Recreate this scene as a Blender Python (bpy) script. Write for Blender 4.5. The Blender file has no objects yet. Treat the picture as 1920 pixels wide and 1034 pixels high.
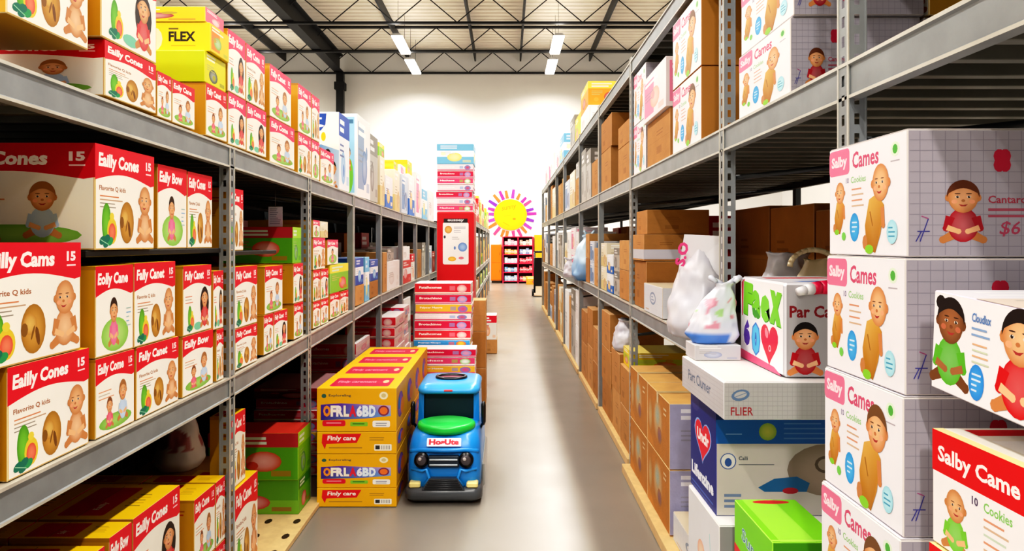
import bpy, bmesh, math, random
from mathutils import Vector, Matrix, noise, Euler

SC = bpy.context.scene
COL = SC.collection
PI = math.pi

# ------------------------------------------------------------------ colour
def lin(h):
    h = h.lstrip('#')
    out = []
    for i in (0, 2, 4):
        c = int(h[i:i + 2], 16) / 255.0
        out.append(c / 12.92 if c <= 0.04045 else ((c + 0.055) / 1.055) ** 2.4)
    return (out[0], out[1], out[2], 1.0)
_C = {}
def C(h):
    if not isinstance(h, str):
        return h
    if h not in _C:
        _C[h] = lin(h)
    return _C[h]
def mixc(a, b, t):
    a, b = C(a), C(b)
    return tuple(a[i] * (1 - t) + b[i] * t for i in range(4))

# ------------------------------------------------------------------ materials
def material(name, col=None, rough=0.5, metal=0.0, attr=False, noise_amt=0.0, noise_scale=8.0, emit=0.0,
             emit_col=None, coat=0.0, bump=0.0, bump_scale=60.0, trans=0.0, spec=0.5, sss=0.0):
    m = bpy.data.materials.new(name)
    m.use_nodes = True
    nt = m.node_tree
    b = nt.nodes['Principled BSDF']
    b.inputs['Roughness'].default_value = rough
    b.inputs['Metallic'].default_value = metal
    b.inputs['Specular IOR Level'].default_value = spec
    if coat:
        b.inputs['Coat Weight'].default_value = coat
        b.inputs['Coat Roughness'].default_value = 0.15
    if trans:
        b.inputs['Transmission Weight'].default_value = trans
    if attr:
        a = nt.nodes.new('ShaderNodeAttribute'); a.attribute_name = 'Col'
        src = a.outputs['Color']
    else:
        r = nt.nodes.new('ShaderNodeRGB'); r.outputs[0].default_value = C(col)
        src = r.outputs[0]
    if noise_amt or bump:
        tc = nt.nodes.new('ShaderNodeTexCoord')
        n = nt.nodes.new('ShaderNodeTexNoise'); n.inputs['Scale'].default_value = noise_scale
        n.inputs['Detail'].default_value = 5
        nt.links.new(tc.outputs['Object'], n.inputs['Vector'])
        if noise_amt:
            mr = nt.nodes.new('ShaderNodeMapRange')
            mr.inputs['From Min'].default_value = 0.25; mr.inputs['From Max'].default_value = 0.75
            mr.inputs['To Min'].default_value = 1 - noise_amt; mr.inputs['To Max'].default_value = 1 + noise_amt * 0.4
            nt.links.new(n.outputs['Fac'], mr.inputs['Value'])
            mx = nt.nodes.new('ShaderNodeMix'); mx.data_type = 'RGBA'; mx.blend_type = 'MULTIPLY'
            mx.inputs[0].default_value = 1.0
            nt.links.new(src, mx.inputs[6]); nt.links.new(mr.outputs[0], mx.inputs[7])
            src = mx.outputs[2]
        if bump:
            n2 = nt.nodes.new('ShaderNodeTexNoise'); n2.inputs['Scale'].default_value = bump_scale
            nt.links.new(tc.outputs['Object'], n2.inputs['Vector'])
            bp = nt.nodes.new('ShaderNodeBump'); bp.inputs['Strength'].default_value = bump
            bp.inputs['Distance'].default_value = 0.01
            nt.links.new(n2.outputs['Fac'], bp.inputs['Height'])
            nt.links.new(bp.outputs[0], b.inputs['Normal'])
    nt.links.new(src, b.inputs['Base Color'])
    if emit:
        b.inputs['Emission Color'].default_value = C(emit_col or col)
        b.inputs['Emission Strength'].default_value = emit
    return m

M_CARD = material('printed_card', attr=True, rough=0.42, noise_amt=0.05, noise_scale=5)
M_KRAFT = material('kraft_card', attr=True, rough=0.75, noise_amt=0.12, noise_scale=14, bump=0.15, bump_scale=90)
M_BAG = material('plastic_film', attr=True, rough=0.32, noise_amt=0.03)
M_STEEL = material('rack_steel', attr=True, rough=0.42, metal=0.25, noise_amt=0.18, noise_scale=9)
M_SHADE = material('shade_sheet', '#17181a', rough=0.8)
M_PLASTIC = material('toy_plastic', attr=True, rough=0.3, coat=0.2)
M_WOOD = material('board_wood', attr=True, rough=0.6, noise_amt=0.15, noise_scale=20)
M_ROOF = material('roof_steel', attr=True, rough=0.55, noise_amt=0.1, noise_scale=3)
M_TAPE = material('packing_tape', attr=True, rough=0.25)

# ------------------------------------------------------------------ 2D printed art
class Art:
    def __init__(s, w, h):
        s.w, s.h, s.p, s.z = w, h, [], 0
    def up(s, k=1):
        s.z += k; return s
    def poly(s, pts, c):
        s.z += .25
        s.p.append((s.z, pts, c if isinstance(c, list) else C(c)))
    def rect(s, x0, y0, x1, y1, c):
        s.poly([(x0, y0), (x1, y0), (x1, y1), (x0, y1)], c)
    def rrect(s, x0, y0, x1, y1, r, c, n=4):
        pts = []
        for cx, cy, a0 in ((x1 - r, y1 - r, 0), (x0 + r, y1 - r, 90), (x0 + r, y0 + r, 180), (x1 - r, y0 + r, 270)):
            for i in range(n + 1):
                a = math.radians(a0 + 90 * i / n)
                pts.append((cx + r * math.cos(a), cy + r * math.sin(a)))
        s.poly(pts, c)
    def ell(s, cx, cy, rx, ry, c, rot=0, n=18, c2=None, a0=0, a1=360):
        pts = []
        ca, sa = math.cos(math.radians(rot)), math.sin(math.radians(rot))
        full = a1 - a0 >= 360
        for i in range(n if full else n + 1):
            a = math.radians(a0 + (a1 - a0) * i / n)
            x, y = rx * math.cos(a), ry * math.sin(a)
            pts.append((cx + x * ca - y * sa, cy + x * sa + y * ca))
        if c2 is None:
            s.poly(pts, c)
            return
        else:                                   # soft shading: centre colour c2, rim colour c
            c, c2 = C(c), C(c2); s.z += .25
            k = [((x - cx) * 0.55 + cx, (y - cy) * 0.55 + cy) for x, y in pts]
            m = mixc(c2, c, 0.35)
            for i in range(len(pts)):
                j = (i + 1) % len(pts)
                s.p.append((s.z, [k[i], pts[i], pts[j], k[j]], [m, c, c, m]))
                s.p.append((s.z, [(cx, cy), k[i], k[j]], [c2, m, m]))
    def line(s, x0, y0, x1, y1, t, c):
        d = math.hypot(x1 - x0, y1 - y0) or 1
        nx, ny = -(y1 - y0) / d * t / 2, (x1 - x0) / d * t / 2
        s.poly([(x0 - nx, y0 - ny), (x1 - nx, y1 - ny), (x1 + nx, y1 + ny), (x0 + nx, y0 + ny)], c)
    def text(s, t, x, y, h, c, w=None, bold=0.03, shear=0.0, rot=0, anchor='l'):
        pts, faces, W, H = glyphs(t, bold, shear)
        k = h / H
        kx = k if w is None else w / W
        x -= {'l': 0, 'c': 0.5, 'r': 1}[anchor] * W * kx
        ca, sa = math.cos(math.radians(rot)), math.sin(math.radians(rot))
        c = C(c); s.z += .25
        q = [(x + px * kx * ca - py * k * sa, y + px * kx * sa + py * k * ca) for px, py in pts]
        for f in faces:
            s.p.append((s.z, [q[i] for i in f], c))
    def lines(s, x, y, w, n, gap, t, cols, seed=0):
        r = random.Random(seed)
        for i in range(n):
            s.rect(x, y - i * gap - t, x + w * r.uniform(0.55, 1), y - i * gap, cols[i % len(cols)])

_G = {}
def glyphs(t, bold, shear):
    key = (t, bold, shear)
    if key in _G:
        return _G[key]
    cu = bpy.data.curves.new('glyph', 'FONT')
    cu.body = t; cu.offset = bold; cu.shear = shear; cu.resolution_u = 2; cu.fill_mode = 'FRONT'
    o = bpy.data.objects.new('glyph', cu); COL.objects.link(o)
    dg = bpy.context.evaluated_depsgraph_get(); dg.update()
    ev = o.evaluated_get(dg)
    me = ev.to_mesh()
    pts = [(v.co.x, v.co.y) for v in me.vertices]
    faces = [tuple(p.vertices) for p in me.polygons if p.area > 1e-9]
    ok = []
    for f in faces:                       # glyph faces all wound counter-clockwise
        a = sum(pts[f[i]][0] * pts[f[(i + 1) % len(f)]][1] - pts[f[(i + 1) % len(f)]][0] * pts[f[i]][1] for i in range(len(f)))
        ok.append(f if a > 0 else tuple(reversed(f)))
    ev.to_mesh_clear()
    bpy.data.objects.remove(o); bpy.data.curves.remove(cu)
    x0 = min(p[0] for p in pts); x1 = max(p[0] for p in pts)
    y0 = min(p[1] for p in pts); y1 = max(p[1] for p in pts)
    pts = [(p[0] - x0, p[1] - y0) for p in pts]
    _G[key] = (pts, ok, x1 - x0, y1 - y0)
    return _G[key]

# ------------------------------------------------------------------ mesh builder with corner colours
class MB:
    def __init__(s):
        s.v, s.f, s.c, s.sm = [], [], [], []
    def face(s, pts, c, smooth=False):
        b = len(s.v)
        s.v += [tuple(p) for p in pts]
        s.f.append(tuple(range(b, b + len(pts))))
        s.c.append(c if isinstance(c, list) else [C(c)] * len(pts)); s.sm.append(smooth)
    def mesh(s, verts, faces, col, smooth=False):
        b = len(s.v)
        s.v += [tuple(p) for p in verts]
        for k, f in enumerate(faces):
            s.f.append(tuple(b + i for i in f))
            if callable(col):
                s.c.append([C(col(i)) for i in f])
            else:
                s.c.append([C(col)] * len(f))
            s.sm.append(smooth)
    def art(s, art, o, u, v, n, W, H, eps=0.00003):
        o, u, v, n = Vector(o), Vector(u), Vector(v), Vector(n)
        sx, sy = W / art.w, H / art.h
        for z, pts, c in art.p:
            s.face([o + u * (x * sx) + v * (y * sy) + n * (eps * (z + 1)) for x, y in pts], c)
    def box(s, x0, y0, z0, x1, y1, z1, col, b=0.003, smooth=False):
        """box with chamfered edges; col: one colour or dict px nx py ny pz nz e"""
        if not isinstance(col, dict):
            col = {'d': col}
        g = lambda k: C(col.get(k, col.get('d', '#ffffff')))
        e = C(col.get('e', col.get('d', col.get('px', '#ffffff'))))
        X, Y, Z = (x0, x1), (y0, y1), (z0, z1)
        sg = (1, -1)
        P = {}
        for i in (0, 1):
            for j in (0, 1):
                for k in (0, 1):
                    P[i, j, k, 0] = (X[i], Y[j] + sg[j] * b, Z[k] + sg[k] * b)
                    P[i, j, k, 1] = (X[i] + sg[i] * b, Y[j], Z[k] + sg[k] * b)
                    P[i, j, k, 2] = (X[i] + sg[i] * b, Y[j] + sg[j] * b, Z[k])
        keys = list(P)
        idx = {k: n for n, k in enumerate(keys)}
        fs, cs = [], []
        def add(ks, c):
            fs.append([idx[k] for k in ks]); cs.append(c)
        for i, nm in ((0, 'nx'), (1, 'px')):
            q = [(i, 0, 0, 0), (i, 1, 0, 0), (i, 1, 1, 0), (i, 0, 1, 0)]
            add(q if i else q[::-1], g(nm))
        for j, nm in ((0, 'ny'), (1, 'py')):
            q = [(0, j, 0, 1), (1, j, 0, 1), (1, j, 1, 1), (0, j, 1, 1)]
            add(q[::-1] if j else q, g(nm))
        for k, nm in ((0, 'nz'), (1, 'pz')):
            q = [(0, 0, k, 2), (1, 0, k, 2), (1, 1, k, 2), (0, 1, k, 2)]
            add(q if k else q[::-1], g(nm))
        for i in (0, 1):
            for j in (0, 1):
                q = [(i, j, 0, 0), (i, j, 0, 1), (i, j, 1, 1), (i, j, 1, 0)]
                add(q if (i != j) else q[::-1], e)
            for k in (0, 1):
                q = [(i, 0, k, 0), (i, 1, k, 0), (i, 1, k, 2), (i, 0, k, 2)]
                add(q if (i == k) else q[::-1], e)
        for j in (0, 1):
            for k in (0, 1):
                q = [(0, j, k, 1), (1, j, k, 1), (1, j, k, 2), (0, j, k, 2)]
                add(q if (j != k) else q[::-1], e)
        for i in (0, 1):
            for j in (0, 1):
                for k in (0, 1):
                    q = [(i, j, k, 0), (i, j, k, 1), (i, j, k, 2)]
                    add(q if (i + j + k) % 2 else q[::-1], e)
        base = len(s.v)
        s.v += [P[k] for k in keys]
        for f, c in zip(fs, cs):
            s.f.append(tuple(base + i for i in f)); s.c.append([c] * len(f)); s.sm.append(smooth)
    def prism(s, prof, a0, a1, col, axis='y', shift=(0, 0), smooth=False, caps=True):
        """extrude a closed 2D profile (p,q) along an axis; shift moves the far end in (p,q)"""
        def P(p, q, a):
            return {'y': (p, a, q), 'x': (a, p, q), 'z': (p, q, a)}[axis]
        n = len(prof)
        vs = [P(p, q, a0) for p, q in prof] + [P(p + shift[0], q + shift[1], a1) for p, q in prof]
        fs = [(i, (i + 1) % n, n + (i + 1) % n, n + i) for i in range(n)]
        if caps:
            fs += [tuple(range(n))[::-1], tuple(range(n, 2 * n))]
        s.mesh(vs, fs, col, smooth)
    def tube(s, p0, p1, r, col, n=8, r1=None, caps=True, smooth=True):
        p0, p1 = Vector(p0), Vector(p1)
        r1 = r if r1 is None else r1
        d = (p1 - p0).normalized()
        a = d.orthogonal().normalized(); b = d.cross(a)
        vs = []
        for p, rr in ((p0, r), (p1, r1)):
            for i in range(n):
                t = 2 * PI * i / n
                vs.append(p + a * (rr * math.cos(t)) + b * (rr * math.sin(t)))
        fs = [(i, (i + 1) % n, n + (i + 1) % n, n + i) for i in range(n)]
        if caps:
            fs += [tuple(range(n))[::-1], tuple(range(n, 2 * n))]
        s.mesh(vs, fs, col, smooth)
    def loft(s, rings, col, smooth=True, caps=True):
        n = len(rings[0]); vs = [p for r in rings for p in r]; fs = []
        for k in range(len(rings) - 1):
            for i in range(n):
                j = (i + 1) % n
                fs.append((k * n + i, k * n + j, (k + 1) * n + j, (k + 1) * n + i))
        if caps:
            fs.append(tuple(range(n))[::-1]); fs.append(tuple(range((len(rings) - 1) * n, len(rings) * n)))
        s.mesh(vs, fs, col, smooth)
    def sweep(s, pts, r, col, n=10, caps=True):
        """one smooth tube along a polyline; r: radius or list of radii"""
        pts = [Vector(p) for p in pts]; m = len(pts); rs = r if isinstance(r, list) else [r] * m
        rings = []; ref = None
        for i in range(m):
            t = (pts[min(i + 1, m - 1)] - pts[max(i - 1, 0)]).normalized()
            if ref is None: ref = t.orthogonal().normalized()
            ref = (ref - t * ref.dot(t)).normalized(); b = t.cross(ref)
            rings.append([tuple(pts[i] + ref * (rs[i] * math.cos(2 * PI * k / n)) + b * (rs[i] * math.sin(2 * PI * k / n))) for k in range(n)])
        s.loft(rings, col, True, caps)
    def data(s, name):
        me = bpy.data.meshes.new(name)
        me.from_pydata(s.v, [], s.f)
        at = me.color_attributes.new('Col', 'FLOAT_COLOR', 'CORNER')
        flat = [x for c in s.c for k in c for x in k]
        at.data.foreach_set('color', flat)
        me.polygons.foreach_set('use_smooth', s.sm)
        me.update()
        return me
    def build(s, name, mat, parent=None, loc=(0, 0, 0), recalc=False):
        me = s.data(name)
        me.materials.append(mat)
        if recalc:
            bm = bmesh.new(); bm.from_mesh(me)
            bmesh.ops.remove_doubles(bm, verts=bm.verts, dist=1e-5)
            bmesh.ops.recalc_face_normals(bm, faces=bm.faces)
            bm.to_mesh(me); bm.free()
        o = bpy.data.objects.new(name, me); COL.objects.link(o)
        o.location = loc
        if parent:
            o.parent = parent
        return o

def tag(o, label, cat, group=None, kind=None):
    o['label'] = label; o['category'] = cat
    if group: o['group'] = group
    if kind: o['kind'] = kind
    return o
def empty(name, loc=(0, 0, 0), rz=0.0):
    o = bpy.data.objects.new(name, None); COL.objects.link(o)
    o.location = loc; o.rotation_euler = (0, 0, rz); o.empty_display_size = 0.1
    return o
def struct(name, mb, mat):
    o = mb.build(name, mat); o['kind'] = 'structure'; return o
def mod_bevel(o, w, seg=2, ang=35):
    m = o.modifiers.new('soft_edges', 'BEVEL'); m.width = w; m.segments = seg; m.limit_method = 'ANGLE'; m.angle_limit = math.radians(ang)
    return o
# ------------------------------------------------------------------ printed pictures
SK = ('#c9864f', '#f0b98a')     # rim, centre skin tones
SKL = ('#d58a52', '#f6c498')
SKD = ('#7a4a2a', '#a86e44')

def head(A, x, y, r, skin=SKL, hair=None, turn=0.0, big=False, tilt=0):
    """child's face: ears, skin, hair cap, eyes, nose, mouth"""
    A.up(); A.ell(x - r * 0.95, y - r * 0.05, r * .2, r * .27, skin[0], n=8); A.ell(x + r * 0.95, y - r * .05, r * .2, r * .27, skin[0], n=8)
    A.up(); A.ell(x, y, r * .95, r * 1.12, skin[0], c2=skin[1], n=20)
    A.up()
    if hair:
        pts = []
        for i in range(15):
            a = math.radians(-8 + 196 * i / 14); pts.append((x + r * 1.04 * math.cos(a), y + r * (.12 + 1.1 * math.sin(a))))
        for i in range(9):
            t = i / 8; xx = x - r * .9 + 1.8 * r * t
            pts.append((xx, y + r * (.28 + .36 * math.sin(PI * t))))
        A.poly(pts, hair)
    ex = r * .36; o = turn * r
    A.up()
    for sx in (-1, 1):
        A.ell(x + o + sx * ex, y + r * .02, r * .14, r * .08, '#f4e6d8', n=10)
        A.ell(x + o + sx * ex, y + r * .24, r * .2, r * .035, mixc(hair or '#8a5a34', '#5a3520', .5), n=8)
    A.ell(x + o * .6 - r * .55, y - r * .32, r * .2, r * .15, mixc(skin[1], '#ee7766', .35), n=10)
    A.ell(x + o * .6 + r * .55, y - r * .32, r * .2, r * .15, mixc(skin[1], '#ee7766', .35), n=10)
    A.up()
    for sx in (-1, 1):
        A.ell(x + o + sx * ex, y + r * .02, r * .085, r * .085, '#2a1a14', n=10)
    A.ell(x + o * 1.2, y - r * .25, r * .13, r * .1, mixc(skin[0], '#a85a3a', .3), n=8)
    A.poly([(x + o - r * .3, y - r * .5), (x + o - r * .12, y - r * .66), (x + o + r * .12, y - r * .66), (x + o + r * .3, y - r * .5), (x + o, y - r * .56)], '#b03a3a')
    A.up()
    for sx in (-1, 1):
        A.ell(x + o + sx * ex + r * .03, y + r * .06, r * .022, r * .022, '#ffffff', n=6)

def limb(A, x0, y0, x1, y1, w0, w1, c):
    d = math.hypot(x1 - x0, y1 - y0) or 1
    nx, ny = -(y1 - y0) / d, (x1 - x0) / d
    A.poly([(x0 - nx * w0, y0 - ny * w0), (x1 - nx * w1, y1 - ny * w1), (x1 + nx * w1, y1 + ny * w1), (x0 + nx * w0, y0 + ny * w0)], c)
    A.ell(x1, y1, w1 * 1.15, w1 * 1.15, c, n=8)

def child(A, x, y, H, shirt, skin=SKL, hair=None, bare=False, pants=None, turn=0.0, bun=False):
    """seated child, feet at y, height H"""
    r = H * .22
    hy = y + H - r * 1.2
    A.up()
    if bun:
        A.ell(x - r * .8, hy + r * .85, r * .38, r * .38, hair, n=10)
    lc = skin[0] if bare else (pants or skin[0])
    limb(A, x - r * .5, y + H * .16, x - r * 1.25, y + H * .07, r * .34, r * .24, skin[0])
    limb(A, x + r * .5, y + H * .16, x + r * 1.25, y + H * .07, r * .34, r * .24, skin[0])
    A.up(); A.ell(x, y + H * .3, r * .98, H * .27, C(shirt) if not bare else skin[0], c2=mixc(shirt if not bare else skin[1], '#ffffff', .12), n=18)
    A.up()
    limb(A, x - r * .8, y + H * .43, x - r * 1.05, y + H * .25, r * .3, r * .22, shirt if not bare else skin[0])
    limb(A, x + r * .8, y + H * .43, x + r * 1.05, y + H * .25, r * .3, r * .22, shirt if not bare else skin[0])
    A.up()
    limb(A, x - r * 1.02, y + H * .26, x - r * .3, y + H * .2, r * .2, r * .17, skin[1])
    limb(A, x + r * 1.02, y + H * .26, x + r * .3, y + H * .2, r * .2, r * .17, skin[1])
    head(A, x, hy, r, skin, hair, turn)

def wrapped(A, x, y, H, hair=None, lean=.12, wrap='#cf9335'):
    """baby wrapped in an ochre cloth, leaning"""
    r = H * .19
    A.up(); A.poly([(x - H * .16, y + H * .03), (x + H * .04, y - H * .02), (x + H * .16, y + H * .2), (x + H * .24, y + H * .52), (x + H * .08, y + H * .66), (x - H * .1, y + H * .6), (x - H * .2, y + H * .3)],
                   [C('#b0731f'), C('#b0731f'), C(wrap), C(wrap), C('#e2b05a'), C('#e2b05a'), C('#c58a2c')])
    A.ell(x - H * .2, y + H * .1, H * .06, H * .09, SK[0], n=8)
    A.ell(x - H * .1, y + H * .02, H * .1, H * .055, '#8ccf3a', n=10)
    A.up(); limb(A, x + H * .2, y + H * .5, x + H * .22, y + H * .3, H * .04, H * .035, SKL[0])
    limb(A, x - H * .08, y + H * .46, x - H * .02, y + H * .3, H * .012, H * .01, '#a86f20')
    head(A, x + H * lean, y + H - r * 1.15, r, SKL, hair, -.12)

def avocado(A, x, y, H):
    A.up(); A.ell(x, y + H * .52, H * .23, H * .48, '#4f9a22', c2='#7ac23a', n=18)
    A.up(); A.ell(x + H * .28, y + H * .33, H * .25, H * .32, '#e7c53c', n=16); A.ell(x + H * .27, y + H * .68, H * .11, H * .1, '#e9cf4a', n=10)
    A.up(); A.ell(x + H * .28, y + H * .3, H * .18, H * .22, '#e2503f', c2='#f08a68', n=14)
    A.up()
    for dx, dy in ((-.2, .04), (-.02, -.03), (.18, .02), (.02, .08)):
        A.ell(x + H * dx, y + H * (dy + .06), H * .16, H * .1, '#16755f' if dx < .1 else '#2a9a5a', rot=20, n=10)
    A.up(); A.line(x - H * .3, y + H * .12, x + H * .1, y, H * .02, '#9fd6b0')

def potato(A, x, y, H):
    A.up(); A.ell(x, y + H * .5, H * .36, H * .5, '#a87424', c2='#d3a04a', n=20)
    A.up(); A.ell(x - H * .1, y + H * .6, H * .2, H * .22, '#c08a3a', c2='#e2b868', n=12)
    A.ell(x + H * .12, y + H * .34, H * .06, H * .2, '#7a4a18', rot=12, n=10)
    A.ell(x - H * .26, y + H * .5, H * .1, H * .14, '#8a5a1e', n=10)
    A.ell(x - H * .02, y + H * .42, H * .03, H * .16, '#8a5a1e', rot=-20, n=8)

def wave_band(A, y0, y1, c, amp=.07, n=14):
    w, h = A.w, A.h
    pts = [(0, h), (0, y0)]
    for i in range(1, n):
        t = i / n
        pts.append((w * t, y0 + (y1 - y0) * t + h * amp * math.sin(PI * t * 1.15)))
    pts += [(w, y1), (w, h)]
    A.poly(pts[::-1] if False else [pts[0]] + pts[1:], c)

def family_front(var, title='Eailly Cones', num='15', red='#e3142e', w=.36, h=.28):
    """white carton face, red wave band, white title, produce and child pictures"""
    A = Art(w, h)
    A.rect(.004, .004, w - .004, h - .004, '#f7f2e6')
    A.up(); wave_band(A, h * .66, h * .68, red)
    A.up(2)
    tw = w * (.66 if num else .8)
    A.text(title, w * .05, h * .755, h * .17, '#fff6f0', w=tw, bold=.045, shear=.08)
    if num:
        A.text(num, w * .84, h * .83, h * .09, '#ffe9ea', w=w * .1, bold=.05)
        A.rect(w * .84, h * .785, w * .94, h * .8, '#ffd9dc')
    sub = '#b98d6a'
    if var == 1:
        A.text('Flavorite Q kids', w * .06, h * .56, h * .055, '#a5643f', w=w * .42, bold=.02)
        A.lines(w * .07, h * .52, w * .45, 2, h * .035, h * .012, [C('#d8875a'), C('#c4a284')], 3)
        A.lines(w * .07, h * .45, w * .28, 2, h * .035, h * .01, [C('#9a9184')], 5)
        avocado(A, w * .17, h * .05, h * .4)
        potato(A, w * .5, h * .06, h * .42)
        child(A, w * .82, h * .05, h * .62, SK[0], SK, bare=True, turn=-.15)
    elif var == 2:
        A.up(); A.ell(w * .5, h * .22, w * .36, h * .19, '#8cc152', c2='#b6dc86', n=20)
        child(A, w * .46, h * .08, h * .56, '#e8709a', SK, '#3a241a', turn=.05)
        A.lines(w * .8, h * .5, w * .13, 5, h * .05, h * .012, [C('#a9c4c0'), C('#7fb0d8')], 2)
    elif var == 3:
        A.lines(w * .07, h * .56, w * .35, 3, h * .045, h * .013, [C('#e08a6a'), C('#b8b0a0')], 4)
        avocado(A, w * .22, h * .06, h * .36)
        A.up(); A.ell(w * .5, h * .1, w * .14, h * .06, '#7cc7a6', n=12)
        A.up(); A.ell(w * .74, h * .42, w * .16, h * .25, '#2c1a14', n=16)
        child(A, w * .74, h * .05, h * .62, '#d83a3a', SK, '#2c1a14', turn=-.1)
    else:
        A.up(); A.ell(w * .5, h * .14, w * .42, h * .1, '#7fb648', c2='#a8d070', n=18)
        A.lines(w * .07, h * .57, w * .45, 3, h * .045, h * .014, [C('#e3a37c'), C('#c9c0b0')], 7)
        child(A, w * .34, h * .07, h * .4, '#e8607a', SK, '#8a5230')
        child(A, w * .68, h * .1, h * .54, '#b9cfe6', SK, '#a9713e')
    return A

def gold_side(w=.4, h=.28):
    A = Art(w, h)
    A.rect(.002, .002, w - .002, h - .002, '#cf9a2a')
    A.up(); A.rect(0, h * .96, w, h, '#b8822a')
    A.lines(w * .55, h * .9, w * .35, 4, h * .05, h * .022, [C('#b8452a'), C('#a9641e')], 1)
    A.lines(w * .55, h * .6, w * .3, 3, h * .04, h * .012, [C('#a87620')], 6)
    return A
def gold_top(w=.4, h=.36):
    A = Art(w, h)
    A.rect(.002, .002, w - .002, h - .002, '#f2c31a')
    A.up(); A.rrect(w * .12, h * .1, w * .62, h * .9, .01, '#cf1c36')
    A.up(); A.line(w * .37, h * .05, w * .37, h * .95, .004, '#a9821a')
    A.text('Eailly', w * .5, h * .25, h * .1, '#f7e9d0', rot=90)
    A.lines(w * .7, h * .7, w * .2, 5, h * .08, h * .02, [C('#8a7a2a'), C('#c99a1a')], 3)
    return A

def salby_front(var=0, w=.36, h=.26):
    A = Art(w, h)
    A.rect(.003, .003, w - .003, h - .003, '#f4f2f6')
    A.up(); A.rrect(w * .0, h * .74, w * .3, h * .98, .012, '#ef7fa0')
    A.up(); A.text('Salby', w * .035, h * .79, h * .13, '#ffe8ee', w=w * .23, bold=.04)
    A.text('Cames', w * .34, h * .78, h * .15, '#d8587c', w=w * .34, bold=.025, shear=.05)
    A.text('10', w * .25, h * .655, h * .05, '#6a5a8a', bold=.02)
    A.text('Cookies', w * .32, h * .65, h * .06, '#9acb8a', w=w * .2, bold=.02)
    A.lines(w * .33, h * .6, w * .2, 4, h * .05, h * .014, [C('#e09a7a'), C('#d8b49a')], 3)
    A.up(); A.ell(w * .87, h * .87, w * .05, h * .06, '#e4f4d8', n=12); A.up(); A.ell(w * .87, h * .87, w * .028, h * .04, '#5ab04a', rot=30, n=10)
    A.rect(w * .82, h * .77, w * .92, h * .78, '#b8b0b8')
    A.up(); A.ell(w * .37, h * .25, w * .065, h * .13, '#2f9be0', c2='#55b6f0', n=16)
    A.up(); A.lines(w * .335, h * .3, w * .07, 3, h * .04, h * .014, [C('#cfeaff')], 2)
    wrapped(A, w * .15, h * .2, h * .48, None, .04, '#d98a3c')
    A.ell(w * .22, h * .17, w * .03, h * .04, '#7ccf5a', n=8)
    wrapped(A, w * .62, h * .04, h * (.74 if var == 0 else .82), None if var == 0 else '#7a5230', .16)
    A.up(); A.ell(w * .84, h * .2, w * .06, h * .1, '#a4e0ee', c2='#c4f0f8', n=14)
    A.up(); A.lines(w * .8, h * .24, w * .08, 3, h * .035, h * .012, [C('#4aa0c0')], 1)
    return A
def grid_lines(A, c, n, m):
    A.up()
    for i in range(1, n):
        A.rect(A.w * i / n - .0007, .004, A.w * i / n + .0007, A.h - .004, c)
    for j in range(1, m):
        A.rect(.004, A.h * j / m - .0007, A.w - .004, A.h * j / m + .0007, c)
def salby_side(w=.5, h=.26):
    A = Art(w, h)
    A.rect(.003, .003, w - .003, h - .003, '#b0abb4')
    grid_lines(A, '#99949f', 22, 12)
    A.up()
    for k, (dx, dy, r) in enumerate(((.0, .09, .03), (.035, .09, .03), (0, .02, .03), (.035, .02, .03))):
        A.ell(w * (.33 + .6 * dx), h * (.7 + dy), w * r * .7, h * .055, '#c02848', n=10)
    A.text('Cantaro', w * .29, h * .42, h * .06, '#b04a5c', bold=.02)
    A.lines(w * .29, h * .38, w * .14, 2, h * .05, h * .02, [C('#b0586a')], 2)
    A.text('$6', w * .33, h * .16, h * .12, '#b8506a', bold=.01, shear=.2)
    child(A, w * .2, h * .1, h * .5, '#b02030', SK, '#6a3a22', pants='#3a2030')
    A.up(); A.line(w * .045, h * .12, w * .075, h * .3, .002, '#4a4a9a'); A.line(w * .05, h * .32, w * .075, h * .3, .002, '#b05a8a'); A.line(w * .035, h * .2, w * .08, h * .2, .0018, '#4a4a9a')
    A.line(w * .03, h * .12, w * .05, h * .2, .002, '#4a4a9a')
    return A
def salby_red(w=.33, h=.213):
    A = Art(w, h)
    A.rect(.003, .003, w - .003, h - .003, '#f6f2f2')
    A.up(); A.rect(0, h * .64, w, h, '#e3141f')
    A.up(); A.text('Salby Came', w * .05, h * .7, h * .18, '#fff4f0', w=w * .62, bold=.03)
    A.text('10', w * .33, h * .52, h * .07, '#5a4a6a'); A.text('Cookies', w * .42, h * .51, h * .08, '#8ac86a', w=w * .2, bold=.02)
    A.lines(w * .42, h * .46, w * .22, 6, h * .06, h * .018, [C('#e09a7a'), C('#d8b49a'), C('#c8d8c0')], 3)
    A.up(); A.ell(w * .47, h * .12, w * .05, h * .09, '#2f9be0', n=14)
    child(A, w * .2, h * .01, h * .56, '#7cc83c', SK, None, turn=.1)
    A.up(); A.ell(w * .88, h * .3, w * .12, h * .3, '#1c1416', n=16); A.ell(w * .95, h * .5, w * .04, h * .05, '#e03a6a', n=8)
    child(A, w * .8, h * .01, h * .6, '#d8202c', SKL, '#1c1416', turn=-.1)
    return A
def salby_red_top(w=.5, h=.33):
    A = Art(w, h)
    A.rect(.002, .002, w - .002, h - .002, '#f4efe4')
    A.up(); A.rect(w * .1, h * .84, w, h * .96, '#d8141f'); A.rect(0, 0, w * .04, h, '#f2dfa0')
    A.up(); A.rect(w * .1, h * .1, w * .9, h * .74, '#fbfafa')
    A.up(); A.ell(w * .3, h * .5, w * .1, h * .08, '#d8203a', n=12); A.ell(w * .36, h * .4, w * .07, h * .1, '#d8203a', n=12); A.ell(w * .3, h * .3, w * .05, h * .05, '#7cc83c', n=8)
    return A
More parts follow.
